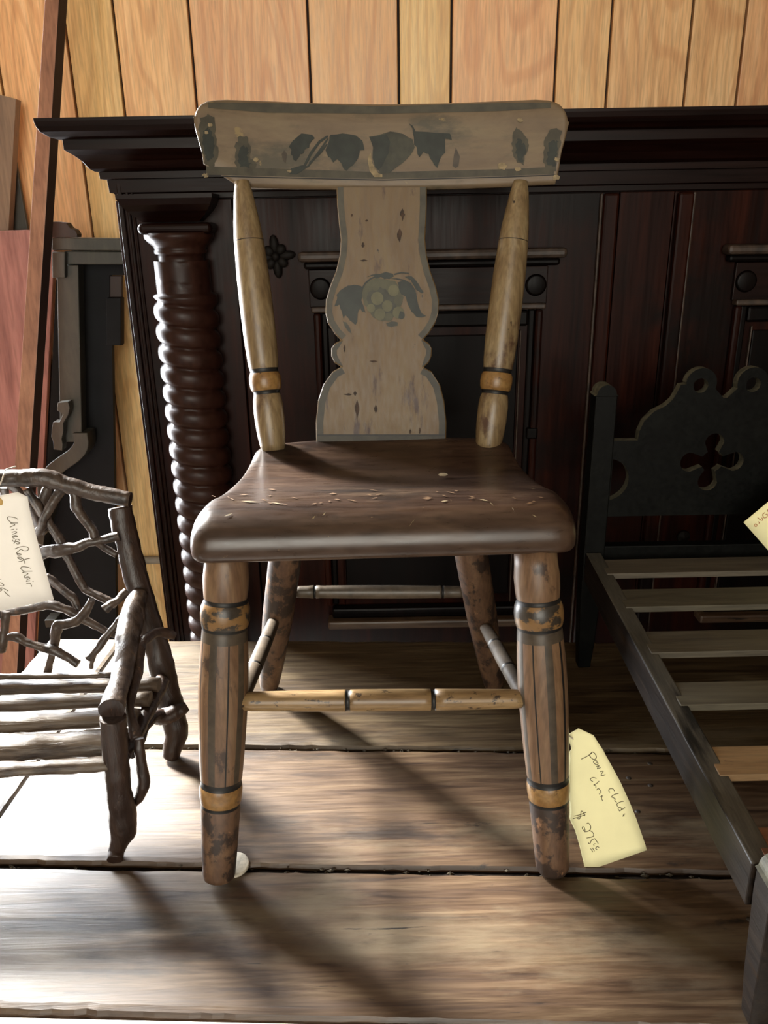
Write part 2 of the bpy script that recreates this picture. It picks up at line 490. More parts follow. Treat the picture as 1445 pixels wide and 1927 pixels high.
def flat_shape(name, outline, holes, o3, u3, v3, thick, mat, parent=None, bevel=0.0, loc=None, edge=None):
    """a board cut to an outline (2-D list) with holes; front face at o3, thickness goes along -n... away from the viewer"""
    bm = bmesh.new()
    u3, v3 = np.asarray(u3, float), np.asarray(v3, float)
    n3 = np.cross(u3, v3)           # towards the viewer when u = +X, v = +Z -> n = -Y
    o3 = np.asarray(o3, float)
    loops = [outline] + list(holes)
    es = []
    for lp in loops:
        vs = [bm.verts.new(o3 + u3 * a + v3 * b) for a, b in lp]
        for i in range(len(vs)):
            es.append(bm.edges.new((vs[i], vs[(i + 1) % len(vs)])))
    bmesh.ops.triangle_fill(bm, use_beauty=True, use_dissolve=False, edges=es)
    bmesh.ops.recalc_face_normals(bm, faces=bm.faces)
    front = list(bm.faces)
    if front and sum((np.array(f.normal) @ n3) for f in front) < 0:
        bmesh.ops.reverse_faces(bm, faces=front)
    if thick:
        r = bmesh.ops.extrude_face_region(bm, geom=front)
        nv = [g for g in r['geom'] if isinstance(g, bmesh.types.BMVert)]
        bmesh.ops.translate(bm, verts=nv, vec=Vector(-n3 * thick))
        bmesh.ops.recalc_face_normals(bm, faces=bm.faces)
    me = bpy.data.meshes.new(name)
    o = bpy.data.objects.new(name, me)
    COL.objects.link(o)
    og = np.zeros(3)
    if parent is not None:
        o.parent = parent
        og = origin(parent)
    elif loc is not None:
        og = np.array(loc, float)
        o.location = og
    bmesh.ops.translate(bm, verts=bm.verts, vec=Vector(-og))
    me.materials.append(M[mat])
    if edge:
        me.materials.append(M[edge])
        for f in bm.faces:
            if abs(np.array(f.normal) @ n3) < 0.5:
                f.material_index = 1
    bm.to_mesh(me)
    bm.free()
    if bevel:
        bev(o, bevel)
    return o
def circ(cx, cy, r, n=20, a0=0, a1=360, ry=None):
    full = (a1 - a0) == 360
    k = n if full else n + 1
    return [(cx + r * math.cos(math.radians(a0 + (a1 - a0) * i / n)), cy + (ry or r) * math.sin(math.radians(a0 + (a1 - a0) * i / n))) for i in range(k)]
def decal(name, pts3, mat, parent, lift):
    """a painted patch: polygon lying just proud of the surface it is painted on"""
    bm = bmesh.new()
    og = origin(parent)
    vs = [bm.verts.new(np.asarray(p) + np.asarray(lift) - og) for p in pts3]
    es = [bm.edges.new((vs[i], vs[(i + 1) % len(vs)])) for i in range(len(vs))]
    bmesh.ops.triangle_fill(bm, use_beauty=True, edges=es)
    bmesh.ops.recalc_face_normals(bm, faces=bm.faces)
    if sum(f.normal.y for f in bm.faces) > 0:
        bmesh.ops.reverse_faces(bm, faces=list(bm.faces))
    me = bpy.data.meshes.new(name)
    bm.to_mesh(me)
    bm.free()
    me.materials.append(M[mat])
    o = bpy.data.objects.new(name, me)
    COL.objects.link(o)
    o.parent = parent
    return o
def strokes(name, lines, to3, mat, parent, r=0.00028):
    """handwriting: each polyline becomes a thin round line on the card"""
    V, Fc = [], []
    for ln in lines:
        P = smooth_path([to3(*p) for p in ln], max(3, len(ln) * 4))
        b = len(V)
        for i in range(len(P)):
            d = P[min(len(P) - 1, i + 1)] - P[max(0, i - 1)]
            u, w, _ = frame_of(d)
            for j in range(4):
                a = math.pi / 2 * j
                V.append(P[i] + (u * math.cos(a) + w * math.sin(a)) * r)
        for i in range(len(P) - 1):
            for j in range(4):
                k = (j + 1) % 4
                Fc.append((b + i * 4 + j, b + i * 4 + k, b + (i + 1) * 4 + k, b + (i + 1) * 4 + j))
    return mk(name, V, Fc, mat, parent, True)
def kind(o, k='structure'):
    o['kind'] = k
    return o
def sweep3(name, prof, xl, xr, yf, yb, mat, parent, smooth=False):
    """moulding with profile (projection, z) run round left side, front and right side of a cabinet"""
    V, Fc = [], []
    for p, z in prof:
        V += [(xl - p, yb, z), (xl - p, yf - p, z), (xr + p, yf - p, z), (xr + p, yb, z)]
    for i in range(len(prof) - 1):
        for j in range(3):
            Fc.append((i * 4 + j, i * 4 + j + 1, (i + 1) * 4 + j + 1, (i + 1) * 4 + j))
    k = len(prof) - 1
    Fc.append((0, 1, 2, 3))
    Fc.append((k * 4 + 3, k * 4 + 2, k * 4 + 1, k * 4))
    for i in range(k):
        Fc.append((i * 4 + 3, i * 4, (i + 1) * 4, (i + 1) * 4 + 3))
    return fixn(mk(name, V, Fc, mat, parent, smooth))

# ================================================================== the room
def rect(a0, a1, b0, b1):
    return [(a0, b0), (a1, b0), (a1, b1), (a0, b1)]
wb = kind(flat_shape('wall_back', rect(XL, XR, ZF, ZC), [rect(*WIN_B)], (0, YB + 0.012, 0), (1, 0, 0), (0, 0, 1), 0.05, 'groove'))
gx = [uy(0, 140, YB)[0], uy(145, 220, YB)[0], -0.421, -0.30, -0.109, 0.037, 0.123, 0.295, 0.382, 0.512, 0.599]
left = [gx[0] - d for d in (0.17, 0.27, 0.46, 0.60, 0.78, 0.9, 1.07, 1.22, 1.4)][::-1]
right = [gx[-1] + d for d in (0.19, 0.29, 0.44, 0.57, 0.75, 0.86, 1.02, 1.20)]
gx = [XL] + [WIN_B[0], WIN_B[1]] + [g for g in left if g > XL + 0.03] + gx + [g for g in right if g < XR - 0.03] + [XR]
gx = sorted(g for g in gx if g in (WIN_B[0], WIN_B[1]) or min(abs(g - WIN_B[0]), abs(g - WIN_B[1])) > 0.03)
for a, b in zip(gx[:-1], gx[1:]):
    g = 0.002
    for z0, z1 in ((ZF, WIN_B[2]), (WIN_B[3], ZC)) if (b > WIN_B[0] and a < WIN_B[1]) else ((ZF, ZC),):
        bev(box('plank', (a + g, YB, z0), (b - g, YB + 0.012, z1), 'panel', wb), 0.0015, 2)
kind(box('floor', (XL - 0.1, YF - 0.1, ZF - 0.05), (XR + 0.1, YB + 0.06, ZF), 'floor'))
kind(box('ceiling', (XL - 0.1, YF - 0.1, ZC), (XR + 0.1, YB + 0.06, ZC + 0.05), 'plaster'))
kind(box('wall_right', (XR, YF, ZF), (XR + 0.06, YB, ZC), 'plaster'))
kind(box('wall_left', (XL - 0.06, YF, ZF), (XL, YB, ZC), 'plaster'))
kind(flat_shape('wall_front', rect(-XR, -XL, ZF, ZC), [rect(-FILL_WIN[1], -FILL_WIN[0], FILL_WIN[2], FILL_WIN[3])], (0, YF, 0), (-1, 0, 0), (0, 0, 1), 0.06, 'plaster'))
def window_frame(name, a0, a1, b0, b1, o3, u3):
    t = 0.05
    return kind(flat_shape(name, rect(a0 - t, a1 + t, b0 - t, b1 + t), [rect(a0, a1, b0, b1)], o3, u3, (0, 0, 1), 0.02, 'wframe'))
window_frame('window_1', *WIN_B, (0, YB - 0.021, 0), (1, 0, 0))
window_frame('fill_window', -FILL_WIN[1], -FILL_WIN[0], FILL_WIN[2], FILL_WIN[3], (0, YF + 0.021, 0), (-1, 0, 0))  # frame of the added fill opening
zt = uy(288, 1051, YB)[2]
kind(tube('trim_1', [(WIN_B[1] + 0.06, YB - 0.008, zt), (0.0, YB - 0.008, zt), (XR - 0.01, YB - 0.008, zt)], 0.0075, 'trim', n=4, seg=12))

TY = math.radians(-2.4)
TP = (0, 0.90, 0)
o = box('painted_ledge', (-0.5, 0.31, ZF), (1.0, 0.3835, -0.002), 'wframe', None, 0.002, TY, TP, loc=(0.1, 0.24, ZF))
tag(o, 'white painted ledge along the front edge of the plank table', 'ledge')

# ================================================================== table
TY = math.radians(-2.4)
TP = (0, 0.90, 0)
table = thing('plank_table', 'worn brown plank table with open joints carrying the chairs and the bed', 'table', (0.3, 0.65, ZF))
def tw(x, y, z):
    return rotz(np.array([(x, y + TP[1], z)]), TY, TP)[0]
def plank(name, x0, x1, y0, y1, along='x', jit=0.0016, seed=0, parent=table):
    n = 150
    V, Fc = [], []
    th, b = 0.026, 0.0022
    for i in range(n + 1):
        s = i / n
        def J(k):
            q = s * (x1 - x0 if along == 'x' else y1 - y0) * 45
            v = mnoise.noise(Vector((q, seed * 7.7 + k * 3.3, 0.5))) + 0.6 * mnoise.noise(Vector((q * 3.7, seed * 5.1 + k, 2.5)))
            return jit * max(-0.3, v)
        if along == 'x':
            lo, hi = y0 + J(0), y1 - J(1)
            sec = [(lo, -th), (lo, -b * 1.6), (lo + b, -b * 0.3), (lo + 3 * b, 0), (hi - 3 * b, 0), (hi - b, -b * 0.3), (hi, -b * 1.6), (hi, -th)]
            x = x0 + (x1 - x0) * s
            V += [tw(x, yy, zz) for yy, zz in sec]
        else:
            lo, hi = x0 + J(0), x1 - J(1)
            sec = [(lo, -th), (lo, -b * 1.6), (lo + b, -b * 0.3), (lo + 3 * b, 0), (hi - 3 * b, 0), (hi - b, -b * 0.3), (hi, -b * 1.6), (hi, -th)]
            y = y0 + (y1 - y0) * s
            V += [tw(xx, y, zz) for xx, zz in sec]
    m = 8
    for i in range(n):
        for j in range(m):
            k = (j + 1) % m
            Fc.append((i * m + j, i * m + k, (i + 1) * m + k, (i + 1) * m + j))
    Fc.append(tuple(range(m)))
    Fc.append(tuple(n * m + j for j in range(m))[::-1])
    return fixn(mk(name, V, Fc, 'table', parent, False))
TX0, TXB, TX1 = -0.438, -0.339, 0.95
plank('tabletop_plank', TXB + 0.001, TX1 - 0.101, -0.2195, 0.0, seed=1)
plank('tabletop_plank', TXB + 0.001, TX1 - 0.101, -0.3795, -0.2245, seed=2)
plank('tabletop_plank', TXB + 0.001, TX1 - 0.101, -0.514, -0.3855, seed=3)
plank('breadboard_end', TX0, TXB - 0.0015, -0.514, 0.0, 'y', seed=4)
plank('breadboard_end', TX1 - 0.099, TX1, -0.514, 0.0, 'y', seed=5)
V = [tw(*p) for p in ((TX0 + 0.02, -0.49, -0.1), (TX1 - 0.02, -0.49, -0.1), (TX1 - 0.02, -0.02, -0.1), (TX0 + 0.02, -0.02, -0.1),
                      (TX0 + 0.02, -0.49, -0.0265), (TX1 - 0.02, -0.49, -0.0265), (TX1 - 0.02, -0.02, -0.0265), (TX0 + 0.02, -0.02, -0.0265))]
mk('apron', V, BOXF, 'table', table, False)
for x in (TX0 + 0.06, TX1 - 0.06):
    for y in (-0.46, -0.05):
        p = tw(x, y, -0.0265)
        lathe('leg', p, (p[0], p[1], ZF + 0.002), [(0, 0.03), (0.2, 0.03), (0.24, 0.024), (0.3, 0.032), (0.6, 0.028), (0.9, 0.018), (1, 0.02)], 'table', table, 20)
# dirt packed in the joints
def joint_dirt(y, w, seed):
    rnd = random.Random(seed)
    V, Fc = [], []
    n = 150
    for i in range(n):
        x = TXB + (TX1 - 0.1 - TXB) * rnd.random()
        if mnoise.noise(Vector((x * 30, seed, 0))) < -0.15:
            continue
        s = rnd.uniform(0.0006, 0.0018)
        c = tw(x, y + rnd.uniform(-w, w), rnd.uniform(-0.005, -0.0018))
        b = len(V)
        V += [c + np.array(q) * s * rnd.uniform(0.7, 1.3) for q in ((1.8, 0, 0), (-1.8, 0.2, 0), (0, 1, 0.1), (0, -1, 0), (0.1, 0, 0.9), (0, 0, -0.9))]
        for f in ((0, 2, 4), (2, 1, 4), (1, 3, 4), (3, 0, 4), (2, 0, 5), (1, 2, 5), (3, 1, 5), (0, 3, 5)):
            Fc.append(tuple(b + k for k in f))
    return kind(mk('joint_crumbs', V, Fc, 'crumb', table, False), 'stuff')
joint_dirt(-0.222, 0.0022, 1)
joint_dirt(-0.3825, 0.0026, 2)
for y in (-0.222, -0.3825):
    V = [tw(x, yy, z) for z in (-0.02, -0.0055) for x, yy in ((TXB, y - 0.004), (TX1 - 0.1, y - 0.004), (TX1 - 0.1, y + 0.004), (TXB, y + 0.004))]
    mk('joint_dirt', V, BOXF, 'tabled', table, False)
for px, py in ((1183, 1464), (1224, 1478), (1223, 1437), (1200, 1527), (1411, 1730)):
    c = uz(px, py, 0.0)
    lathe('nail', c + (0, 0, 0.0006), c - (0, 0, 0.003), [(0, 0.0012), (0.15, 0.0026), (0.4, 0.003), (1, 0.003)], 'nail', table, 12)

# ================================================================== cabinet
CYF = 1.0                                   # front face of the carcass
XLc = -0.307
XRc = 0.94
cab = thing('carved_cupboard', 'large dark mahogany cupboard with heavy cornice and rope-turned column behind the painted chair', 'cupboard', (0.317, 1.22, ZF))
CB = YB - 0.012
zc_top = 0.538
box('carcass', (XLc, CYF + 0.012, ZF + 0.02), (XRc, CB, zc_top), 'mahog', cab)
prof = []
for a in [(62, 222), (63, 228), (67, 238), (75, 248), (92, 258), (108, 262), (117, 262), (120, 282), (138, 292), (155, 304), (168, 318), (178, 323), (186, 324), (188, 337), (201, 338), (206, 363), (213, 364)]:
    v = uy(a[0], a[1], 1.0)[0]
    p = (XLc - v) / (1 - v)
    prof.append((max(0.0, p), uy(a[0], a[1], 1 - p)[2]))
prof = [(0.02, prof[0][1] + 0.0005)] + prof + [(0.0, zc_top - 0.001)]
co = sweep3('cornice', prof, XLc, XRc, CYF, CB, 'mahogx', cab)
bev(co, 0.0008, 1)
# frame-and-panel front
Xc = uy(1197, 600, CYF)[0]
Xst = -0.172                                # right edge of the column stile = left edge of the door
Xdl, Xdr = Xst + 0.002, uy(1147, 600, CYF)[0]
zdt = uy(1200, 361, CYF)[2]                 # top of the doors
zdb = -0.075
def mir(x):
    return 2 * Xc - x
box('frieze', (XLc, CYF, zdt + 0.0012), (XRc, CYF + 0.012, zc_top), 'mahogx', cab, 0.0006)
box('stile', (XLc, CYF, ZF + 0.02), (Xst, CYF + 0.012, zdt), 'mahog', cab, 0.0006)
box('stile', (mir(Xst), CYF, ZF + 0.02), (mir(XLc), CYF + 0.012, zdt), 'mahog', cab, 0.0006)
box('centre_stile', (Xdr + 0.0012, CYF - 0.001, zdb), (mir(Xdr) - 0.0012, CYF + 0.012, zdt), 'mahog', cab, 0.0006)
box('base_drawer', (Xst + 0.0012, CYF, ZF + 0.06), (mir(Xst) - 0.0012, CYF + 0.012, zdb - 0.0015), 'mahogx', cab, 0.001)
sweep3('plinth', [(0.0, ZF), (0.03, ZF), (0.03, ZF + 0.08), (0.015, ZF + 0.1), (0.0, ZF + 0.1)], XLc, XRc, CYF, CB, 'mahogx', cab)
for s in (0, 1):
    for a, b, d in ((XLc + 0.004, XLc + 0.010, 0.005), (XLc + 0.013, XLc + 0.017, 0.004), (XLc + 0.019, XLc + 0.022, 0.003)):
        if s:
            a, b = mir(b), mir(a)
        box('stile_bead', (a, CYF - d, ZF + 0.11), (b, CYF, zdt + 0.035), 'mahogx', cab, 0.0014)
# doors with stepped panels
def slab(name, x0, x1, z0, z1, d, mat, parent, bevel=0.001, back=0.0):
    return box(name, (x0, CYF - d, z0), (x1, CYF + back, z1), mat, parent, bevel)
def door(flip):
    f = (lambda x: mir(x)) if flip else (lambda x: x)
    def X(px, py):
        return uy(px, py, CYF)[0]
    def S(name, xa, xb, z0, z1, d, mat, parent, bevel=0.001, back=0.0):
        a, b = sorted((f(xa), f(xb)))
        return slab(name, a, b, z0, z1, d, mat, parent, bevel, back)
    d = S('door', Xdl, Xdr, zdb, zdt, 0.0, 'mahog', cab, 0.0008, 0.012)
    z = lambda py, Y=CYF: uy(760, py, Y)[2]
    xl, xr = X(563, 480), X(1060, 480)
    # edge batten by the centre stile
    S('edge_batten', X(1117, 600), X(1144, 600), zdb, zdt - 0.001, 0.011, 'mahog', d, 0.003)
    S('batten_bead', X(1112, 600), X(1117, 600), zdb, zdt - 0.001, 0.006, 'edge', d, 0.0015)
    # pediment ledge
    S('pediment_ledge', xl, xr, z(489), z(470), 0.024, 'edge', d, 0.004)
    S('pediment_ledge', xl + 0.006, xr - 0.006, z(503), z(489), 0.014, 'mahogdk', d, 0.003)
    x0, x1 = X(582, 540), X(1028, 540)
    fr = S('frieze_panel', x0, x1, z(575), z(504), 0.006, 'mahogx', d, 0.001)
    for cx in (x0 + 0.014, x1 - 0.014):
        c = np.array((f(cx), CYF - 0.006, z(540)))
        lathe('roundel', c, c - np.array((0, 0.003, 0)), [(0, 0.013), (0.8, 0.012), (1, 0.010)], 'mahogdk', fr, 24)
    S('panel_ledge', x0 + 0.002, x1 - 0.002, z(584), z(573), 0.015, 'edge', d, 0.002)
    # sunk panel with stepped frame
    zb = 0.004
    ztop = z(585)
    S('panel_moulding', x0 + 0.004, x0 + 0.013, zb, ztop, 0.010, 'mahog', d, 0.003)
    S('panel_moulding', x1 - 0.013, x1 - 0.004, zb, ztop, 0.010, 'mahog', d, 0.003)
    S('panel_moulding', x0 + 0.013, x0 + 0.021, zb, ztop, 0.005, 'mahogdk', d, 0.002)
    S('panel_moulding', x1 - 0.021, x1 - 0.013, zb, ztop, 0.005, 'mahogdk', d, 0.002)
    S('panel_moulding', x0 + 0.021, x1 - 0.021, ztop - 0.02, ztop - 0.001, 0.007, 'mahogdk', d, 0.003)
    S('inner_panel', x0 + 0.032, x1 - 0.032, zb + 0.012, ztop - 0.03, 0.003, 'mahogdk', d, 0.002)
    S('bead', x1 - 0.0305, x1 - 0.0285, zb, ztop - 0.025, 0.005, 'edge', d, 0.0008)
    S('bead', x0 + 0.0285, x0 + 0.0305, zb, ztop - 0.025, 0.005, 'mahog', d, 0.0008)
    for xx in (x0 + 0.004, x1 - 0.018):
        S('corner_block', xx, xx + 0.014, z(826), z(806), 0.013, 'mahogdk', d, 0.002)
    S('sill_ledge', x0 + 0.006, x1 - 0.004, -0.024, -0.012, 0.026, 'table', d, 0.003)
    S('sill_ledge', x0 + 0.012, x1 - 0.010, -0.012, 0.003, 0.016, 'mahogdk', d, 0.003)
    return d
dl = door(False)
dr = door(True)
# carved rosette on the left door
rc = uy(519, 483, CYF - 0.004)
V, Fc = [], []
def blob(c, rx, ry, rz, ang, n=10, m=6):
    b = len(V)
    for i in range(m + 1):
        th = math.pi * i / m
        for j in range(n):
            ph = 2 * math.pi * j / n
            q = np.array((rx * math.sin(th) * math.cos(ph), ry * math.sin(th) * math.sin(ph), rz * math.cos(th)))
            V.append(c + np.array((q[0] * math.cos(ang) - q[2] * math.sin(ang), q[1], q[0] * math.sin(ang) + q[2] * math.cos(ang))))
    for i in range(m):
        for j in range(n):
            k = (j + 1) % n
            Fc.append((b + i * n + j, b + i * n + k, b + (i + 1) * n + k, b + (i + 1) * n + j))
for k in range(4):
    a = math.pi / 2 * k + 0.1
    blob(rc + np.array((-math.sin(a) * 0.013, 0, math.cos(a) * 0.014)), 0.0055, 0.004, 0.011, a)
    a += math.pi / 4
    blob(rc + np.array((-math.sin(a) * 0.010, -0.001, math.cos(a) * 0.010)), 0.006, 0.004, 0.007, a)
blob(rc + np.array((0, -0.003, 0)), 0.005, 0.004, 0.005, 0)
mk('rosette', V, Fc, 'iron', dl)
c = uy(1286, 1010, CYF - 0.003)
lathe('escutcheon', c, c - np.array((0, 0.004, 0)), [(0, 0.009), (0.6, 0.008), (0.7, 0.004), (1, 0.003)], 'iron', dr, 20)
# rope-turned columns with their capitals
def column(flip):
    f = (lambda x: mir(x)) if flip else (lambda x: x)
    yc = CYF - 0.018
    cx = f(uy(343, 505, yc)[0])
    r0 = 0.0315
    z_top, z_bot = uy(345, 490, yc)[2], ZF + 0.13
    n, seg, pitch = 430, 40, 0.0243
    V, Fc = [], []
    for i in range(n + 1):
        zz = z_top + (z_bot - z_top) * i / n
        for j in range(seg):
            a = 2 * math.pi * j / seg
            ph = ((zz / pitch) + a / (2 * math.pi)) % 1.0
            q = abs(2 * ph - 1)
            r = r0 - 0.003 + 0.0095 * math.sqrt(max(0.0, 1 - q ** 2.4))
            if i < 16:
                r = min(r, r0 + 0.0005)
            V.append((cx + r * math.sin(a), yc - r * math.cos(a), zz))
    for i in range(n):
        for j in range(seg):
            k = (j + 1) % seg
            Fc.append((i * seg + j, i * seg + k, (i + 1) * seg + k, (i + 1) * seg + j))
    col = fixn(mk('column', V, Fc, 'colm', cab))
    zz = lambda py: uy(340, py, yc - 0.03)[2]
    zt_, zb_ = zz(438), z_top
    zrel = lambda py: (zt_ - zz(py)) / (zt_ - zb_ + 0.006)
    pr = [(0, 0.040), (zrel(448), 0.0395), (zrel(456), 0.036), (zrel(464), 0.031), (zrel(470), 0.0295), (zrel(472), 0.0305), (zrel(478), 0.0305), (zrel(480), 0.027), (zrel(488), 0.0265), (zrel(500), 0.0265), (zrel(510), 0.0275), (zrel(513), 0.031), (zrel(521), 0.033), (zrel(528), 0.032), (zrel(530), 0.030), (zrel(536), 0.031), (zrel(542), 0.030), (1, 0.029)]
    pr = [p for p in pr if p[0] <= 1.0]
    lathe('column_neck', (cx, yc, zt_), (cx, yc, zb_ - 0.006), pr, 'colm', col, 40)
    lathe('column_base', (cx, yc, ZF + 0.14), (cx, yc, ZF + 0.101), [(0, 0.03), (0.2, 0.037), (0.5, 0.037), (0.6, 0.032), (0.8, 0.042), (1, 0.042)], 'colm', col, 40)
    cxx = f(uy(306, 400, yc)[0])
    ccap = (uy(217, 366, 0.955)[0], uy(398, 366, 0.955)[0])
    a, b = sorted((f(ccap[0]), f(ccap[1])))
    zc = [zz(q) for q in (364, 372, 384, 396, 408, 417)]
    dp = [0.0, 0.0, 0.003, 0.008, 0.015, 0.021]
    pf = [(-q, h) for q, h in zip(dp, zc)]
    sweep3('capital', pf, a, b, 0.955, CYF - 0.0005, 'mahogx', cab)
    tz0, tz1 = zz(441), zz(419)
    bev(box('abacus', (a + 0.018, 0.958, tz0), (b - 0.004, CYF - 0.0005, tz1), 'mahogx', cab), 0.006, 4)
column(False)
column(True)

# ================================================================== painted child's chair
def proj(X):
    d = np.asarray(X, float) - CP
    z = d @ fw
    return np.array([W_PX / 2 + F_PX * (d @ cr) / z, H_PX / 2 - F_PX * (d @ cu) / z])
def turned(name, P0, P1, prof, mats, parent, seg=32, axis='y', matfn=None):
    """turned part between two points; prof rows: (pixel along the part, half-width in pixels, material)"""
    P0, P1 = np.asarray(P0, float), np.asarray(P1, float)
    k = 1 if axis == 'y' else 0
    a, b = proj(P0)[k], proj(P1)[k]
    z0, z1 = mpp(P0), mpp(P1)
    rows = []
    for (q, r, *m) in prof:
        s = (q - a) / (b - a)
        t = s * z0 / (z1 - s * (z1 - z0))
        rows.append((t, r * mpp(P0 + (P1 - P0) * t), m[0] if m else 0))
    return lathe(name, P0, P1, rows, mats, parent, seg, matfn=matfn)
chair = thing('painted_child_chair', "child's plank-seat chair with worn tan paint, fruit-stencilled crest and vase-shaped splat", 'chair', (0.0, 0.65, 0.0))
SH = 0.03
# --- seat
top = [(0.800, 0.2925), (0.790, 0.2935), (0.777, 0.2922), (0.745, 0.2852), (0.708, 0.2826), (0.660, 0.2885), (0.600, 0.3000), (0.572, 0.3030), (0.553, 0.3015), (0.542, 0.2960), (0.536, 0.2890), (0.5335, 0.2800), (0.535, 0.2715), (0.540, 0.2685)]
bot = [(0.560, 0.268), (0.640, 0.267), (0.720, 0.266), (0.785, 0.266), (0.797, 0.2685), (0.801, 0.275), (0.8015, 0.286)]
tp = smooth_path(top, 44)
ring_ = np.vstack([tp, np.array(bot)])
nu = 40
V, Fc = [], []
for i in range(nu + 1):
    u = -1 + 2 * i / nu
    u = math.copysign(1 - (1 - abs(u)) ** 1.6, u)          # denser near the sides
    for (Y, Z) in ring_:
        w = 0.1425 + (0.126 - 0.1425) * (Y - 0.53) / 0.26
        e = max(0.0, (abs(u) - 0.86) / 0.14)
        z = Z
        mid = 0.2755
        if Z > mid:
            z = Z - (Z - mid) * 0.30 * e ** 3
        z -= 0.0035 * (1 - u * u) * math.exp(-((Y - 0.70) / 0.06) ** 2) * (1 if Z > mid else 0)
        y = Y - 0.022 * u * u * max(0, (Y - 0.68) / 0.12) ** 2
        y += 0.012 * e ** 4 * (1 if Y < 0.60 else 0)
        V.append((u * w, y + SH * u * w, z))
m = len(ring_)
for i in range(nu):
    for j in range(m):
        k = (j + 1) % m
        Fc.append((i * m + j, i * m + k, (i + 1) * m + k, (i + 1) * m + j))
Fc.append(tuple(range(m)))
Fc.append(tuple(nu * m + j for j in range(m))[::-1])
seat = fixn(mk('seat', V, Fc, 'seat', chair))
def seat_pt(px, py):
    """point on the seat's skin under a pixel"""
    r = ray(px, py)
    best = None
    for t in np.linspace(0.35, 1.0, 1300):
        p = CP + r * t
        Y = p[1] - SH * p[0]
        if Y < 0.5335 or Y > 0.80:
            continue
        zz = np.interp(Y, tp[::-1, 0][np.argsort(tp[::-1, 0])], tp[::-1, 1][np.argsort(tp[::-1, 0])])
        if p[2] <= zz + 0.0002:
            return p
    return CP + r * 0.6
def seat_mark(name, cx, cy, pts, mat):
    P = [seat_pt(cx + a, cy + b) for a, b in pts]
    return decal(name, P, mat, seat, (0, -0.0005, 0.0007))
seat_mark('paint_chip', 613, 1005, [(-7, 5), (-4, -6), (3, -9), (8, -3), (6, 6), (0, 10)], 'chip')
seat_mark('paint_chip', 833, 894, [(-9, 0), (-4, -3), (5, -3), (10, 0), (4, 3), (-5, 3)], 'chip')
for cx, cy, a, b in ((775, 985, 10, -14), (836, 944, 14, -2), (880, 987, 6, -8), (910, 942, 16, 3), (925, 950, 8, 8), (1005, 972, 10, 5), (965, 960, 5, 10), (590, 975, -8, 8), (470, 945, 34, 2), (520, 948, 24, 4), (430, 970, 16, -6), (610, 968, -6, 7)):
    seat_mark('scratch', cx, cy, [(-a / 2, -b / 2), (0, -1.4), (a / 2, b / 2), (1, 1.4)], 'chip')
rs = random.Random(5)
for q in range(34):
    cx, cy = rs.uniform(400, 1050), rs.gauss(938, 8) + 0.00006 * 0
    a, b = rs.uniform(4, 18), rs.uniform(-3, 4)
    seat_mark('scuff', cx, cy, [(-a / 2, -b / 2), (0, -rs.uniform(0.5, 1.6)), (a / 2, b / 2), (1, rs.uniform(0.5, 1.6))], 'scuff')
# --- front legs
def leg_stripes(phi0, seg):
    def fn(i, j, mi):
        if mi != 0:
            return mi
        a = (math.degrees(2 * math.pi * (j + 0.5) / seg) - phi0 + 36) % 72 - 36
        if abs(a) < 8.5:
            return 3
        if abs(abs(a) - 36) < 1.9:
            return 4
        return 0
    return fn
LEGM = ['leg', 'darkbead', 'ochre', 'stripe', 'black', 'foot']
def front_leg(x0, y0, xf, yf, dy, phi, zfoot):
    P0 = uy(x0, y0, 0.553)
    P0 = P0 + np.array((0, 0, 0.0))
    P1 = uz(xf, yf, zfoot)
    up = (P0 - P1) / np.linalg.norm(P0 - P1)
    P0 = P0 + up * 0.012
    pr = [(1030, 40, 6), (1062, 41, 6), (1085, 43, 6), (1110, 42, 6), (1124, 40.5, 4), (1128, 39.5, 4), (1132, 42, 1), (1140, 45, 1), (1152, 46.5, 1), (1166, 46, 1), (1176, 43.5, 4), (1182, 42, 3), (1186, 42.5, 3), (1202, 43.5, 0), (1240, 45.5, 0), (1290, 46.5, 0), (1340, 45.5, 0), (1400, 43, 0), (1440, 40.5, 0), (1462, 39, 4), (1467, 37.8, 4), (1471, 37.5, 4), (1474, 39, 2), (1482, 40, 2), (1494, 39.5, 2), (1506, 38, 4), (1509, 36.5, 4), (1513, 36.5, 5), (1518, 37, 5), (1560, 35, 5), (1610, 32.5, 5), (1640, 30.5, 5), (1648, 29, 5), (1652, 26, 5)]
    pr = [(a + dy * (a - 1060) / 590 - (0 if a > 1062 else 0), r, c) for a, r, c in pr]
    a1 = proj(P1)[1]
    pr = [p for p in pr if p[0] < a1 - 0.5] + [(a1, 26, 5)]
    return turned('leg', P0, P1, pr, LEGM + ['leg'], chair, 96, matfn=leg_stripes(phi, 96))
front_leg(426, 1060, 412, 1650, 0, 17, 0.0042)
front_leg(1008, 1052, 1040, 1638, -9, -9, 0.0018)
# --- rear legs
def rear_leg(x0, y0, xf, yf):
    P0 = uy(x0, y0, 0.735)
    P1 = uz(xf, yf, 0.0028)
    d = (P0 - P1) / np.linalg.norm(P0 - P1)
    L = np.linalg.norm(P0 - P1)
    T = P0 + d * ((0.272 - P0[2]) / d[2])
    return lathe('leg', T, P1, [(0, 0.0125), (0.3, 0.0165), (0.6, 0.0162), (0.85, 0.0135), (0.97, 0.0115), (1, 0.010)], 'foot', chair, 28)
rear_leg(536, 1056, 506, 1292)
rear_leg(888, 1051, 930, 1292)
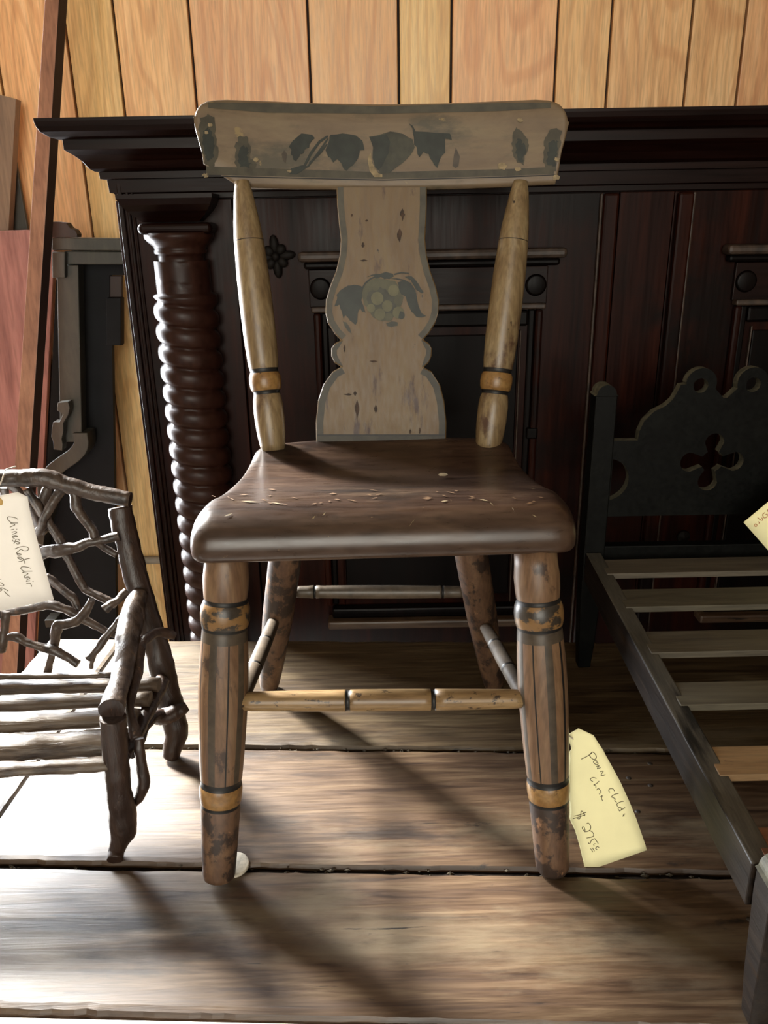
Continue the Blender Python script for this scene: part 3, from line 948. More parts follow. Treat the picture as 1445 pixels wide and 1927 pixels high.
# --- rungs
def rung(p0, p1, r, mat, grooves, name='stretcher'):
    pr = [(0, r * 0.8, 0)]
    for q in np.linspace(0.04, 0.96, 24):
        pr.append((q, r * (0.88 + 0.14 * math.sin(math.pi * q)), 0))
    for g in grooves:
        pr += [(g - 0.008, r * 1.0, 1), (g - 0.005, r * 0.9, 1), (g + 0.005, r * 0.9, 1), (g + 0.008, r * 1.0, 0)]
    pr.append((1, r * 0.8, 0))
    pr.sort(key=lambda k: k[0])
    return lathe(name, p0, p1, pr, [mat, 'black'], chair, 24)
rung(uy(452, 1320, 0.531), uy(990, 1315, 0.534), 0.0083, 'rung', (0.375, 0.672))
rung(uy(552, 1114, 0.763), uy(876, 1114, 0.763), 0.0070, 'rungg', (0.125, 0.865))
rung(uy(518, 1163, 0.758), uy(452, 1322, 0.548), 0.0068, 'rungg', (0.35, 0.66))
rung(uy(909, 1172, 0.758), uy(992, 1322, 0.550), 0.0068, 'rungg', (0.35, 0.66))
# --- back posts
def back_post(xb, yb, xt, yt, sgn):
    P0 = uy(xb, yb, 0.772 + SH * 0.1 * sgn)
    P1 = uy(xt, yt, 0.829 + SH * 0.13 * sgn)
    d = (P1 - P0) / np.linalg.norm(P1 - P0)
    P0 = P0 - d * 0.006
    pr = [(842, 22, 0), (836, 24, 0), (815, 26.5, 0), (790, 28, 0), (765, 28, 0), (750, 26.5, 0), (742, 24.5, 1), (738, 24, 1), (735, 26.5, 2), (729, 29, 2), (718, 30, 2), (708, 29.5, 2), (702, 27, 1), (698, 25.5, 1), (694, 27, 0), (680, 28.5, 0), (640, 30.5, 0), (580, 31, 0), (520, 30.5, 0), (470, 28.5, 0), (455, 27.8, 1), (453.5, 27.8, 0), (420, 25, 0), (385, 20.5, 0), (362, 17.5, 0), (354, 15.5, 0)]
    a1 = proj(P1)[1]
    pr = [p for p in pr if p[0] > a1 + 1] + [(a1 + 0.5, 13.5, 0), (a1, 8, 0)]
    pr[0] = (proj(P0)[1], 22, 0)
    return turned('back_post', P0, P1, pr, ['post', 'black', 'ochre'], chair, 40)
back_post(513, 836, 455, 341, -1)
back_post(919, 836, 980, 341, 1)
# --- crest rail
def crestY(X, Z):
    return 0.846 + 0.21 * (Z - 0.535) - 0.03 * (X / 0.18) ** 2 + SH * X
CREST = [(381, 349), (378, 338), (379, 326), (382, 310), (379, 288), (371, 262), (364, 240), (363, 220), (367, 206), (376, 195), (390, 188), (420, 186), (500, 189), (600, 193), (720, 195), (840, 193), (940, 189), (1010, 186), (1040, 188), (1056, 196), (1067, 210), (1072, 232), (1068, 252), (1060, 278), (1053, 305), (1050, 322), (1051, 335), (1049, 347)]
CB_ = [(381, 349), (450, 353), (560, 356), (720, 358), (860, 356), (960, 352), (1049, 347)]
P3 = [us(x, y, crestY) for x, y in CREST]
B3 = [us(x, y, crestY) for x, y in CB_]
poly = [(p[0], p[2]) for p in P3]
imin = int(np.argmin([p[0] for p in poly]))
imax = int(np.argmax([p[0] for p in poly]))
upper = poly[imin:imax + 1]
lowerL = poly[:imin + 1][::-1]
lowerR = poly[imax:][::-1]
low = lowerL + [(p[0], p[2]) for p in B3[1:-1]] + lowerR
def mono(pts):
    out = [pts[0]]
    for p in pts[1:]:
        if p[0] > out[-1][0] + 1e-5:
            out.append(p)
    return np.array(out)
upper, low = mono(upper), mono(low)
xs = np.unique(np.concatenate([np.linspace(poly[imin][0], poly[imax][0], 60),
                               poly[imin][0] + np.array([0.0003, 0.001, 0.002, 0.0035, 0.005, 0.007, 0.009, 0.012]),
                               poly[imax][0] - np.array([0.0003, 0.001, 0.002, 0.0035, 0.005, 0.007, 0.009, 0.012])]))
V, Fc = [], []
for X in xs:
    z1 = float(np.interp(X, upper[:, 0], upper[:, 1]))
    z0 = float(np.interp(X, low[:, 0], low[:, 1]))
    if z1 - z0 < 0.002:
        z1 = z0 + 0.002
    edge_d = min(X - xs[0], xs[-1] - X)
    th = 0.016 * min(1.0, 0.45 + edge_d / 0.008)
    rr = min(0.005, (z1 - z0) / 2.3)
    fo = (0.016 - th) * 0.35
    sec = [(fo + 0.4 * rr, z0 + 0.0006), (fo, z0 + rr)] + [(fo, z0 + rr + (z1 - z0 - 2 * rr) * k / 5) for k in range(1, 5)] + \
          [(fo, z1 - rr), (fo + 0.25 * rr, z1 - 0.35 * rr), (fo + rr, z1), (fo + th - rr * 0.6, z1), (fo + th, z1 - rr), (fo + th, z0 + rr), (fo + th - rr * 0.6, z0)]
    for dy, z in sec:
        V.append((X, crestY(X, z) + dy, z))
m = 13
n = len(xs)
for i in range(n - 1):
    for j in range(m):
        k = (j + 1) % m
        Fc.append((i * m + j, i * m + k, (i + 1) * m + k, (i + 1) * m + j))
Fc.append(tuple(range(m)))
Fc.append(tuple((n - 1) * m + j for j in range(m))[::-1])
crest = fixn(mk('crest_rail', V, Fc, 'crest', chair))
def cpaint(name, pts, mat, lift=0.0007, ox=0, oy=0, sc=1.0):
    P = [us(ox + a / sc, oy + b / sc, crestY) for a, b in pts]
    return decal(name, P, mat, crest, (0, -lift, 0))
def jag(pts, amp, k=2, seed=1):
    """roughen a painted outline"""
    rnd = random.Random(seed)
    out = []
    for i in range(len(pts)):
        a, b = np.array(pts[i], float), np.array(pts[(i + 1) % len(pts)], float)
        out.append(tuple(a))
        for q in range(1, k):
            c = a + (b - a) * q / k
            out.append(tuple(c + np.array((rnd.uniform(-amp, amp), rnd.uniform(-amp, amp)))))
    return out
Z5 = dict(ox=520, oy=230, sc=4.014)
# lower painted band and its dark line (strips that follow the bow of the rail)
def cstrip(name, top_px, bot_px, mat, lift):
    n = 40
    t = np.linspace(0, 1, n)
    def row(pts):
        pts = np.array(pts, float)
        x = pts[0, 0] + (pts[-1, 0] - pts[0, 0]) * t
        return [us(a, float(np.interp(a, pts[:, 0], pts[:, 1])), crestY) for a in x]
    A, B = row(top_px), row(bot_px)
    V = [p + np.array((0, -lift, 0)) for p in A + B]
    Fc = [(i, i + n, i + n + 1, i + 1) for i in range(n - 1)]
    return mk(name, V, Fc, mat, crest)
cstrip('painted_band', [(388, 313), (480, 316), (720, 324), (960, 318), (1042, 314)], [(388, 329), (480, 331), (720, 337), (960, 331), (1042, 327)], 'border', 0.0004)
cstrip('painted_line', [(382, 330), (480, 332.5), (720, 338), (960, 332), (1046, 328)], [(382, 332), (480, 334.5), (720, 340), (960, 334), (1046, 330)], 'black', 0.0005)
cstrip('painted_top_band', [(392, 193), (500, 194), (720, 200), (940, 194), (1036, 193)], [(392, 203), (500, 212), (720, 214), (940, 209), (1036, 203)], 'border', 0.0004)
cpaint('painted_leaf', jag([(95, 185), (125, 140), (190, 85), (270, 95), (290, 120), (250, 170), (245, 195), (215, 205), (205, 235), (180, 240), (170, 265), (150, 295), (130, 285), (125, 255), (108, 240), (115, 210)], 4, 2, 1), 'green', **Z5)
cpaint('painted_leaf', jag([(370, 210), (400, 130), (410, 95), (500, 85), (600, 100), (650, 140), (665, 210), (630, 215), (620, 260), (605, 290), (575, 330), (555, 340), (530, 368), (505, 345), (490, 310), (460, 280), (430, 305), (410, 270), (390, 260)], 4, 2, 2), 'green', **Z5)
cpaint('painted_fruit', jag([(700, 110), (760, 100), (860, 70), (960, 90), (1030, 130), (1045, 190), (1010, 250), (950, 310), (880, 360), (850, 385), (790, 385), (745, 340), (725, 270), (730, 190)], 3, 2, 3), 'green2', **Z5)
cpaint('painted_fruit_shade', jag([(705, 115), (760, 105), (830, 90), (860, 150), (850, 230), (800, 330), (770, 360), (745, 330), (727, 270), (732, 190)], 3, 2, 3), 'green', 0.0010, **Z5)
cpaint('painted_leaf', jag([(1030, 60), (1050, 70), (1200, 80), (1310, 85), (1325, 135), (1275, 125), (1275, 230), (1240, 270), (1215, 345), (1190, 320), (1165, 280), (1150, 240), (1110, 225), (1080, 265), (1065, 240), (1060, 190), (1040, 170)], 4, 2, 4), 'green', **Z5)
cpaint('painted_stem', [(100, 390), (110, 350), (195, 325), (245, 332), (190, 372), (150, 395)], 'green', 0.0009, **Z5)
for a in ([(200, 335), (255, 225), (320, 140), (385, 98), (392, 112), (332, 155), (270, 240), (215, 342)],
          [(228, 338), (300, 240), (385, 120), (396, 126), (312, 252), (242, 340)],
          [(245, 305), (330, 222), (380, 160), (388, 168), (338, 236), (252, 318)],
          [(1000, 8), (1030, 28), (1048, 60), (1046, 100), (1034, 100), (1028, 48)]):
    cpaint('painted_stem', a, 'green', 0.0009, **Z5)
cpaint('faded_leaf', [(40, 240), (60, 210), (80, 240), (70, 310), (50, 290)], 'stripe', 0.0006, **Z5)
cpaint('faded_leaf', [(1330, 330), (1340, 250), (1355, 190), (1385, 260), (1375, 330), (1355, 345)], 'stripe', 0.0006, **Z5)
cpaint('bare_sliver', [(690, 270), (712, 230), (720, 300), (745, 350), (770, 385), (800, 395), (800, 415), (740, 415), (705, 370), (695, 320)], 'chip', 0.0010, **Z5)
for pts, sd in (([(376, 222), (392, 212), (404, 226), (408, 262), (410, 296), (404, 312), (388, 310), (380, 288), (376, 250)], 5),
                ([(444, 268), (452, 255), (464, 256), (470, 272), (470, 292), (484, 310), (472, 320), (446, 318), (442, 296)], 6),
                ([(964, 256), (972, 238), (984, 250), (994, 262), (990, 290), (986, 312), (972, 306), (963, 284)], 7),
                ([(1026, 258), (1040, 242), (1058, 246), (1056, 268), (1050, 292), (1046, 322), (1024, 318), (1022, 286)], 8)):
    cpaint('sponged_border', jag(pts, 3.2, 4, sd), 'border', 0.0006)
    cx, cy = np.mean(pts, 0)
    cpaint('sponged_patch', jag([(cx + (a - cx) * 0.62, cy + 8 + (b - cy) * 0.62) for a, b in pts], 3.0, 4, sd + 20), 'green', 0.0009)
for cx, cy, s in ((386, 330, 7), (945, 312, 9), (974, 318, 6), (1046, 334, 7), (1048, 300, 5), (396, 236, 5), (545, 322, 4), (482, 300, 6), (978, 226, 6), (389, 250, 4)):
    cpaint('paint_chip', jag(circ(cx, cy, s, 7, ry=s * 0.7), s * 0.35, 2, int(cx)), 'chip', 0.0012)
# --- splat
def splatY(X, Z):
    return 0.787 + 0.21 * (Z - 0.295) + SH * X
SPL_L = [(633, 352), (634, 385), (637, 415), (641, 450), (639, 480), (632, 510), (621, 538), (613, 565), (612, 588), (617, 608), (630, 628), (642, 640), (630, 646), (623, 656), (623, 670), (629, 682), (642, 690), (626, 699), (608, 724), (598, 755), (594, 795), (595, 835)]
SPL_R = [(803, 352), (803, 385), (802, 415), (800, 450), (803, 480), (810, 510), (820, 538), (826, 565), (825, 588), (819, 608), (808, 626), (796, 639), (807, 646), (813, 656), (812, 670), (807, 682), (797, 691), (812, 699), (828, 724), (836, 755), (840, 795), (839, 835)]
def sp(px, py, lift=0.0):
    p = us(px, py, splatY)
    return p + np.array((0, -lift, 0))
slope = 0.21
vlen = math.sqrt(1 + slope * slope)
u3 = np.array((1, SH, 0)) / math.sqrt(1 + SH * SH)
v3 = np.array((0, slope, 1)) / vlen
o3 = np.array((0, 0.787, 0.295))
def to2(p):
    return ((p - o3)[0] * math.sqrt(1 + SH * SH), (p - o3)[2] * vlen)
out = [to2(sp(*q)) for q in SPL_L[::-1]] + [to2(sp(*q)) for q in SPL_R]
splat = flat_shape('splat', out, [], o3, u3, v3, 0.009, 'splat', chair, 0.0, edge='post')
bev(splat, 0.001, 1)
def spaint(name, pts, mat, lift=0.0006, ox=0, oy=0, sc=1.0):
    return decal(name, [sp(ox + a / sc, oy + b / sc) for a, b in pts], mat, splat, (0, -lift, 0))
for side, sg in ((SPL_L, 1), (SPL_R, -1)):
    q = np.array(side, float)
    segs = ((0, 12, 'border', 13), (11, 17, 'borderd', 11), (16, 22, 'borderd', 14))
    for a, b, mt, wd in segs:
        P = q[a:b]
        tg = np.gradient(P, axis=0)
        nn = np.stack([tg[:, 1], -tg[:, 0]], 1) * sg
        nn /= np.linalg.norm(nn, axis=1)[:, None] + 1e-9
        A = P + nn * 2.0
        B = P + nn * wd
        if a == 11:
            B[0], B[-1] = A[0] + (2 * sg, 0), A[-1] + (2 * sg, 0)
        V = [sp(*p) + np.array((0, -0.0005, 0)) for p in np.vstack([A, B])]
        nP = len(P)
        o = mk('painted_border', V, [(i, i + nP, i + nP + 1, i + 1) for i in range(nP - 1)], mt, splat)
spaint('painted_band', [(597, 820), (837, 820), (837, 834), (597, 834)], 'borderd', 0.0008)
spaint('painted_line', [(597, 817), (837, 817), (837, 819.5), (597, 819.5)], 'black', 0.0010)
Z8 = dict(ox=600, oy=490, sc=6.02)
spaint('painted_leaf', jag([(175, 520), (205, 440), (200, 390), (240, 340), (330, 285), (400, 275), (480, 290), (500, 300), (490, 380), (480, 450), (520, 560), (530, 590), (490, 580), (470, 540), (440, 600), (435, 690), (415, 730), (380, 700), (350, 680), (330, 650), (300, 620), (280, 660), (265, 600), (240, 540), (230, 500)], 6, 2, 11), 'green', 0.0006, **Z8)
spaint('grape_cluster', jag([(500, 310), (560, 240), (650, 200), (760, 215), (860, 230), (900, 290), (940, 360), (960, 420), (930, 510), (890, 600), (820, 670), (720, 690), (620, 650), (570, 560), (510, 500), (490, 400)], 6, 2, 12), 'olive', 0.0006, **Z8)
spaint('grape_shade', jag([(540, 440), (560, 360), (640, 310), (740, 300), (790, 370), (870, 430), (880, 520), (840, 600), (760, 610), (700, 520), (600, 540), (560, 490)], 5, 2, 13), 'green2', 0.0009, **Z8)
for cx, cy, r, mt in ((660, 430, 70, 'olive2'), (775, 515, 60, 'olive2'), (900, 590, 64, 'olive2'), (845, 340, 62, 'olive2'), (690, 610, 62, 'olive2'), (590, 540, 46, 'olive2'), (640, 290, 50, 'olive'), (740, 270, 48, 'olive'), (900, 460, 48, 'olive'), (790, 640, 46, 'olive')):
    spaint('painted_grape', circ(cx, cy, r, 22, ry=r * 1.08), mt, 0.0012, **Z8)
spaint('grape_shade', circ(925, 620, 46, 16, -100, 80) + [(900, 650)], 'green', 0.0015, **Z8)
spaint('painted_leaf', jag([(890, 250), (960, 225), (1050, 270), (1090, 330), (1110, 430), (1130, 520), (1165, 600), (1215, 630), (1160, 645), (1100, 635), (1050, 580), (1010, 500), (985, 410), (930, 380), (905, 310)], 5, 2, 14), 'green', 0.0009, **Z8)
spaint('painted_leaf', jag([(970, 185), (1050, 180), (1100, 230), (1150, 310), (1185, 360), (1160, 370), (1100, 330), (1060, 260), (1040, 220)], 4, 2, 15), 'green', 0.0009, **Z8)
spaint('painted_leaf', jag([(620, 165), (700, 150), (760, 130), (840, 150), (850, 180), (800, 210), (740, 210), (700, 185), (650, 200)], 5, 2, 16), 'green', 0.0009, **Z8)
for a in ([(480, 320), (520, 250), (580, 200), (640, 175), (645, 190), (590, 215), (530, 265), (495, 330)], [(800, 205), (880, 200), (960, 215), (1050, 260), (1045, 272), (950, 232), (880, 214)], [(540, 190), (600, 160), (700, 150), (700, 162), (610, 172)], [(850, 150), (930, 130), (1020, 140), (1020, 150), (930, 146), (855, 165)]):
    spaint('painted_stem', a, 'green', 0.0010, **Z8)
spaint('painted_smudge', jag([(760, 710), (820, 690), (890, 700), (890, 740), (820, 755), (770, 740)], 5, 2, 17), 'green2', 0.0006, **Z8)
spaint('painted_smudge', jag([(270, 690), (310, 700), (350, 760), (370, 830), (330, 800), (290, 740)], 5, 2, 18), 'green2', 0.0006, **Z8)

for cx, cy, w, h in ((672, 772, 4, 20), (655, 742, 9, 2), (668, 740, 3, 5), (683, 461, 3, 5), (684, 490, 8, 2), (757, 404, 5, 12), (752, 440, 5, 16), (707, 770, 3, 9), (772, 812, 2, 6), (790, 810, 2, 6), (648, 655, 2, 8), (703, 680, 8, 2), (690, 415, 3, 2), (662, 405, 2, 3)):
    spaint('dark_mark', jag([(cx - w, cy), (cx, cy - h), (cx + w, cy), (cx, cy + h)], min(w, h) * 0.4, 3, int(cx)), 'mark', 0.0007)
# --- felt pad under the front leg
c = uz(438, 1630, 0.0)
fp = lathe('felt_pad', (c[0], c[1], 0.0027), (c[0], c[1], 0.0002), [(0, 0.0128), (0.15, 0.0136), (1, 0.0138)], 'felt', None, 36, loc=(c[0], c[1], 0))
tag(fp, "round white felt pad under the painted chair's front leg", 'felt pad')

# ================================================================== price tags
def card(name, label, rows, fY, mat, group='handwritten price tags'):
    """rows: (left pixel, right pixel) pairs from top to bottom; card of real thickness on the surface fY"""
    nx = 6
    ctr = us(*rows[len(rows) // 2][0], fY)
    t = thing(name, label, 'price tag', tuple(ctr), group)
    V, Fc = [], []
    for th in (0.0, 0.0004):
        for a, b in rows:
            for i in range(nx + 1):
                q = np.array(a, float) + (np.array(b, float) - np.array(a, float)) * i / nx
                V.append(us(q[0], q[1], fY) + np.array((0, th, 0)))
    nr, w = len(rows), nx + 1
    N = nr * w
    for j in range(nr - 1):
        for i in range(nx):
            a = j * w + i
            Fc.append((a, a + w, a + w + 1, a + 1))
            Fc.append((N + a, N + a + 1, N + a + w + 1, N + a + w))
    per = [i for i in range(w)] + [j * w + nx for j in range(1, nr)] + [(nr - 1) * w + i for i in range(nx - 1, -1, -1)] + [j * w for j in range(nr - 2, 0, -1)]
    for a, b in zip(per, per[1:] + per[:1]):
        Fc.append((a, b, N + b, N + a))
    fixn(mk('card', V, Fc, mat, t, True))
    return t
def wr(fY, ox, oy, sc, lift=0.0003):
    return lambda a, b: us(ox + a / sc, oy + b / sc, fY) + np.array((0, -lift, 0))
# tag of the painted chair
tY = lambda X, Z: 0.516 + 0.26 * Z + 2.2 * (X - 0.175) ** 2
rows = [((1088, 1371), (1090, 1371.5)), ((1070, 1382), (1117, 1384)), ((1071, 1397), (1125, 1397)), ((1074, 1404), (1131, 1406)), ((1075, 1410), (1135, 1412)), ((1071, 1416), (1139, 1420)), ((1071, 1440), (1153, 1445)), ((1071, 1470), (1168, 1473)), ((1072, 1505), (1184, 1508)), ((1072, 1541), (1197, 1540)), ((1082, 1563), (1204, 1560)), ((1090, 1590), (1211, 1580)), ((1096, 1615), (1214.5, 1590)), ((1102, 1640), (1217, 1600))]
t1 = card('price_tag', 'cream card tag pencilled with 275 propped beside the painted chair leg', rows, tY, 'paper')
A_ = wr(tY, 1060, 1360, 8.5)
B_ = wr(tY, 1060, 1490, 8.5)
strokes('handwriting', [[(285, 580), (360, 545), (455, 485)], [(410, 515), (465, 468), (515, 510), (525, 560), (490, 585), (445, 560), (412, 515)],
                        [(545, 618), (510, 600), (480, 622), (500, 655), (540, 668), (552, 640), (520, 625)],
                        [(525, 700), (570, 685), (540, 735), (595, 715)], [(585, 780), (635, 775), (600, 835), (640, 840), (670, 825)],
                        [(525, 890), (480, 875), (440, 890), (435, 915), (470, 940)], [(480, 995), (530, 970), (570, 930)], [(482, 995), (515, 1005), (518, 1035)],
                        [(530, 1075), (560, 1050), (590, 1085), (600, 1110), (570, 1140)], [(590, 1185), (620, 1165), (610, 1210), (630, 1250)],
                        [(815, 1090), (790, 1055), (740, 1055), (725, 1085), (740, 1110)]], A_, 'ink', t1)
strokes('handwriting', [[(880, 25), (830, 35), (770, 75), (800, 95)], [(800, 95), (828, 110), (820, 140), (850, 165)], [(960, 150), (910, 160), (855, 195), (865, 230)],
                        [(870, 270), (895, 245), (930, 270), (900, 305), (880, 280)], [(900, 305), (985, 250)], [(985, 352), (962, 362), (950, 392)], [(955, 370), (975, 385)],
                        [(165, 388), (250, 370), (365, 325)], [(150, 430), (250, 400), (350, 365)], [(345, 385), (325, 345), (290, 305), (275, 360), (275, 400), (250, 432), (205, 415)],
                        [(370, 510), (400, 500), (435, 545), (430, 600), (390, 630), (345, 635), (310, 600), (300, 565), (325, 560), (345, 600), (342, 642)],
                        [(410, 615), (460, 640), (485, 690), (455, 720), (370, 738)], [(500, 745), (450, 770), (430, 815), (405, 830), (400, 808)], [(500, 745), (530, 785), (555, 825)],
                        [(490, 862), (485, 838), (512, 828)], [(515, 890), (545, 875), (568, 888)], [(435, 905), (470, 960)], [(465, 895), (495, 945)], [(508, 902), (538, 922)]], B_, 'ink', t1)
sa = us(1078, 1390, tY)
lg = uy(1062, 1386, 0.522)
tube('string', [sa + (0, -0.0006, 0), (sa + lg) / 2 + np.array((0, 0, 0.0015)), lg], 0.0005, 'string', t1, 6)
# tag of the root chair
rY = lambda X, Z: 0.685 + 0.28 * (Z - 0.2) + 1.2 * (X + 0.34) ** 2
rows = [((-30, 939), (33, 926)), ((-45, 950), (52, 935)), ((-52, 970), (55, 955)), ((-52, 1000), (62, 985)), ((-50, 1035), (71, 1020)), ((-46, 1070), (81, 1055)), ((-41, 1110), (91, 1092)), ((-36, 1158), (101, 1128))]
t2 = card('price_tag', 'white card tag reading Chinese Root Chair hanging on the root chair back', rows, rY, 'paperw')
A2 = wr(rY, 0, 950, 14.45)
strokes('handwriting', [[(490, 390), (420, 350), (330, 330), (240, 320), (205, 350), (225, 410), (300, 475)], [(490, 492), (380, 492), (300, 485), (310, 515)], [(310, 515), (380, 525), (405, 545), (350, 570), (275, 605)],
                        [(300, 680), (390, 660)], [(450, 665), (470, 660)], [(325, 745), (400, 725), (440, 730), (460, 745), (420, 770), (345, 800)],
                        [(350, 845), (430, 830), (480, 855), (400, 860), (350, 850), (350, 890), (400, 915)], [(540, 965), (490, 935), (440, 935), (430, 960), (400, 990), (350, 980), (345, 950)],
                        [(385, 1060), (390, 1020), (460, 1000), (545, 1030), (490, 1065), (440, 1050)],
                        [(410, 1195), (520, 1150), (640, 1130), (740, 1150), (785, 1190), (740, 1240), (650, 1245), (570, 1205)], [(570, 1200), (500, 1260), (455, 1300), (480, 1320)]], A2, 'ink', t2, 0.0003)
B2 = wr(rY, 0, 1040, 13.14)
strokes('handwriting', [[(420, 10), (430, 50), (480, 60), (530, 40), (480, 20), (430, 25)], [(450, 100), (440, 130), (500, 160), (550, 140), (510, 110), (450, 110)], [(740, 140), (620, 165), (520, 215), (465, 220)], [(560, 140), (600, 200), (620, 265)],
                        [(765, 380), (690, 360), (590, 345), (530, 355), (515, 390), (550, 430), (600, 455)], [(800, 455), (640, 458), (580, 470), (560, 495)], [(560, 495), (640, 500), (695, 515), (650, 550), (600, 580)],
                        [(600, 580), (610, 615), (680, 620), (720, 600), (690, 590), (650, 600)], [(720, 605), (740, 640), (690, 655), (660, 680)], [(650, 710), (740, 690)], [(810, 705), (830, 710)], [(655, 760), (740, 755), (770, 790), (785, 835)],
                        [(-60, 690), (-20, 660), (30, 650)], [(-10, 745), (20, 740), (70, 770), (95, 800), (70, 820), (0, 815), (-30, 800)], [(0, 870), (60, 870), (130, 905), (205, 950)], [(0, 870), (0, 900), (40, 895), (50, 920), (20, 945), (-20, 950)], [(105, 955), (180, 1030), (250, 1080)]], B2, 'ink', t2, 0.0003)
hc = us(-4, 945, rY)
lathe('hole_ring', hc + (0, -0.0009, 0), hc + (0, 0.0001, 0), [(0, 0.0048), (1, 0.0048)], 'ring', t2, 20)
tube('string', [hc + (0, -0.001, 0), us(2, 925, rY) + (0, -0.012, 0), uy(5, 900, 0.685), uy(10, 885, 0.70), uy(22, 880, 0.715), uy(29, 878, 0.72)], 0.0007, 'string', t2, 6)
# tag of the toy bed, seen from behind
bY = lambda X, Z: 0.775 + 0.1 * (Z - 0.2)
c0, dl_, ds_ = np.array((1399.0, 983.0)), np.array((0.77, -0.64)) * 165, np.array((0.66, 0.75)) * 78
rows = []
for q in np.linspace(0, 1, 7):
    rows.append((tuple(c0 + ds_ * q), tuple(c0 + ds_ * q + dl_ * (0.93 if q in (0.0, 1.0) else 1.0))))
t3 = card('price_tag', 'cream card tag with red writing showing through hanging on the black toy bed', rows, bY, 'paper')
strokes('handwriting', [[(1150, 1045), (1165, 1020), (1195, 1035), (1185, 1065), (1158, 1062), (1150, 1045)], [(1215, 980), (1240, 995), (1228, 1016)], [(1208, 905), (1238, 930), (1275, 952), (1300, 948), (1285, 905)],
                        [(1342, 812), (1300, 850), (1325, 908), (1375, 892), (1382, 842), (1350, 850)], [(1385, 755), (1402, 800), (1440, 780), (1450, 740)], [(1455, 700), (1490, 760), (1520, 720)]], wr(bY, 1300, 880, 9.634), 'inkred', t3, 0.0004)
hb = us(*(c0 + ds_ * 0.5 + dl_ * 0.92), bY)

# ================================================================== root chair
RX = -0.325                                     # its axis of symmetry
rt_ = thing('root_armchair', 'small armchair made of gnarled twisted roots and split branch slats', 'chair', (RX, 0.60, 0.0))
def br(name, pts, mat='root', knob=0.14, seed=0, seg=10, endmat=None, mirror=False):
    P = [uy(x, y, Y) for x, y, Y, r in pts]
    R = [r * mpp(p) for (x, y, Y, r), p in zip(pts, P)]
    o = tube(name, P, R, mat, rt_, seg, None, knob, seed, endmat=endmat)
    if mirror:
        Q = [np.array((2 * RX - p[0], p[1], p[2])) for p in P]
        tube(name, Q, R, mat, rt_, seg, None, knob, seed + 50, endmat=endmat)
    return o
br('crest_branch', [(-190, 940, .718, 14), (-110, 922, .718, 15), (-50, 908, .718, 15), (0, 904, .718, 16), (45, 903, .718, 17), (80, 902, .718, 19), (100, 906, .718, 18), (125, 915, .718, 16), (180, 930, .718, 15), (246, 943, .718, 14.5)], 'root', 0.12, 1, 14, 'rootd')
br('back_post', [(226, 957, .722, 23), (233, 990, .718, 22), (243, 1035, .712, 22), (262, 1110, .703, 22), (283, 1180, .695, 23), (300, 1240, .688, 24), (313, 1300, .681, 24), (324, 1345, .676, 24), (331, 1375, .673, 23), (327, 1405, .669, 19), (321, 1428, .6655, 15)], 'rootd', 0.08, 2, 16, mirror=True)
br('knot', [(285, 1350, .662, 9), (300, 1352, .655, 14), (318, 1350, .652, 16), (338, 1340, .656, 13), (352, 1331, .660, 9)], 'rootd', 0.15, 3)
br('arm_branch', [(263, 1120, .692, 15), (252, 1150, .672, 21), (243, 1190, .645, 23), (238, 1225, .62, 22), (233, 1260, .598, 20), (224, 1295, .572, 20), (216, 1320, .552, 22), (211, 1340, .538, 24)], 'root', 0.10, 4, 16, 'rootd', mirror=True)
br('front_leg', [(213, 1352, .538, 24), (215, 1390, .537, 24), (220, 1440, .537, 23), (225, 1490, .537, 23), (231, 1535, .538, 25), (233, 1562, .538, 24), (226, 1585, .537, 18), (220, 1603, .536, 15), (217, 1621, .5288, 15)], 'rootd', 0.07, 5, 16, mirror=True)
YB_ = 0.71
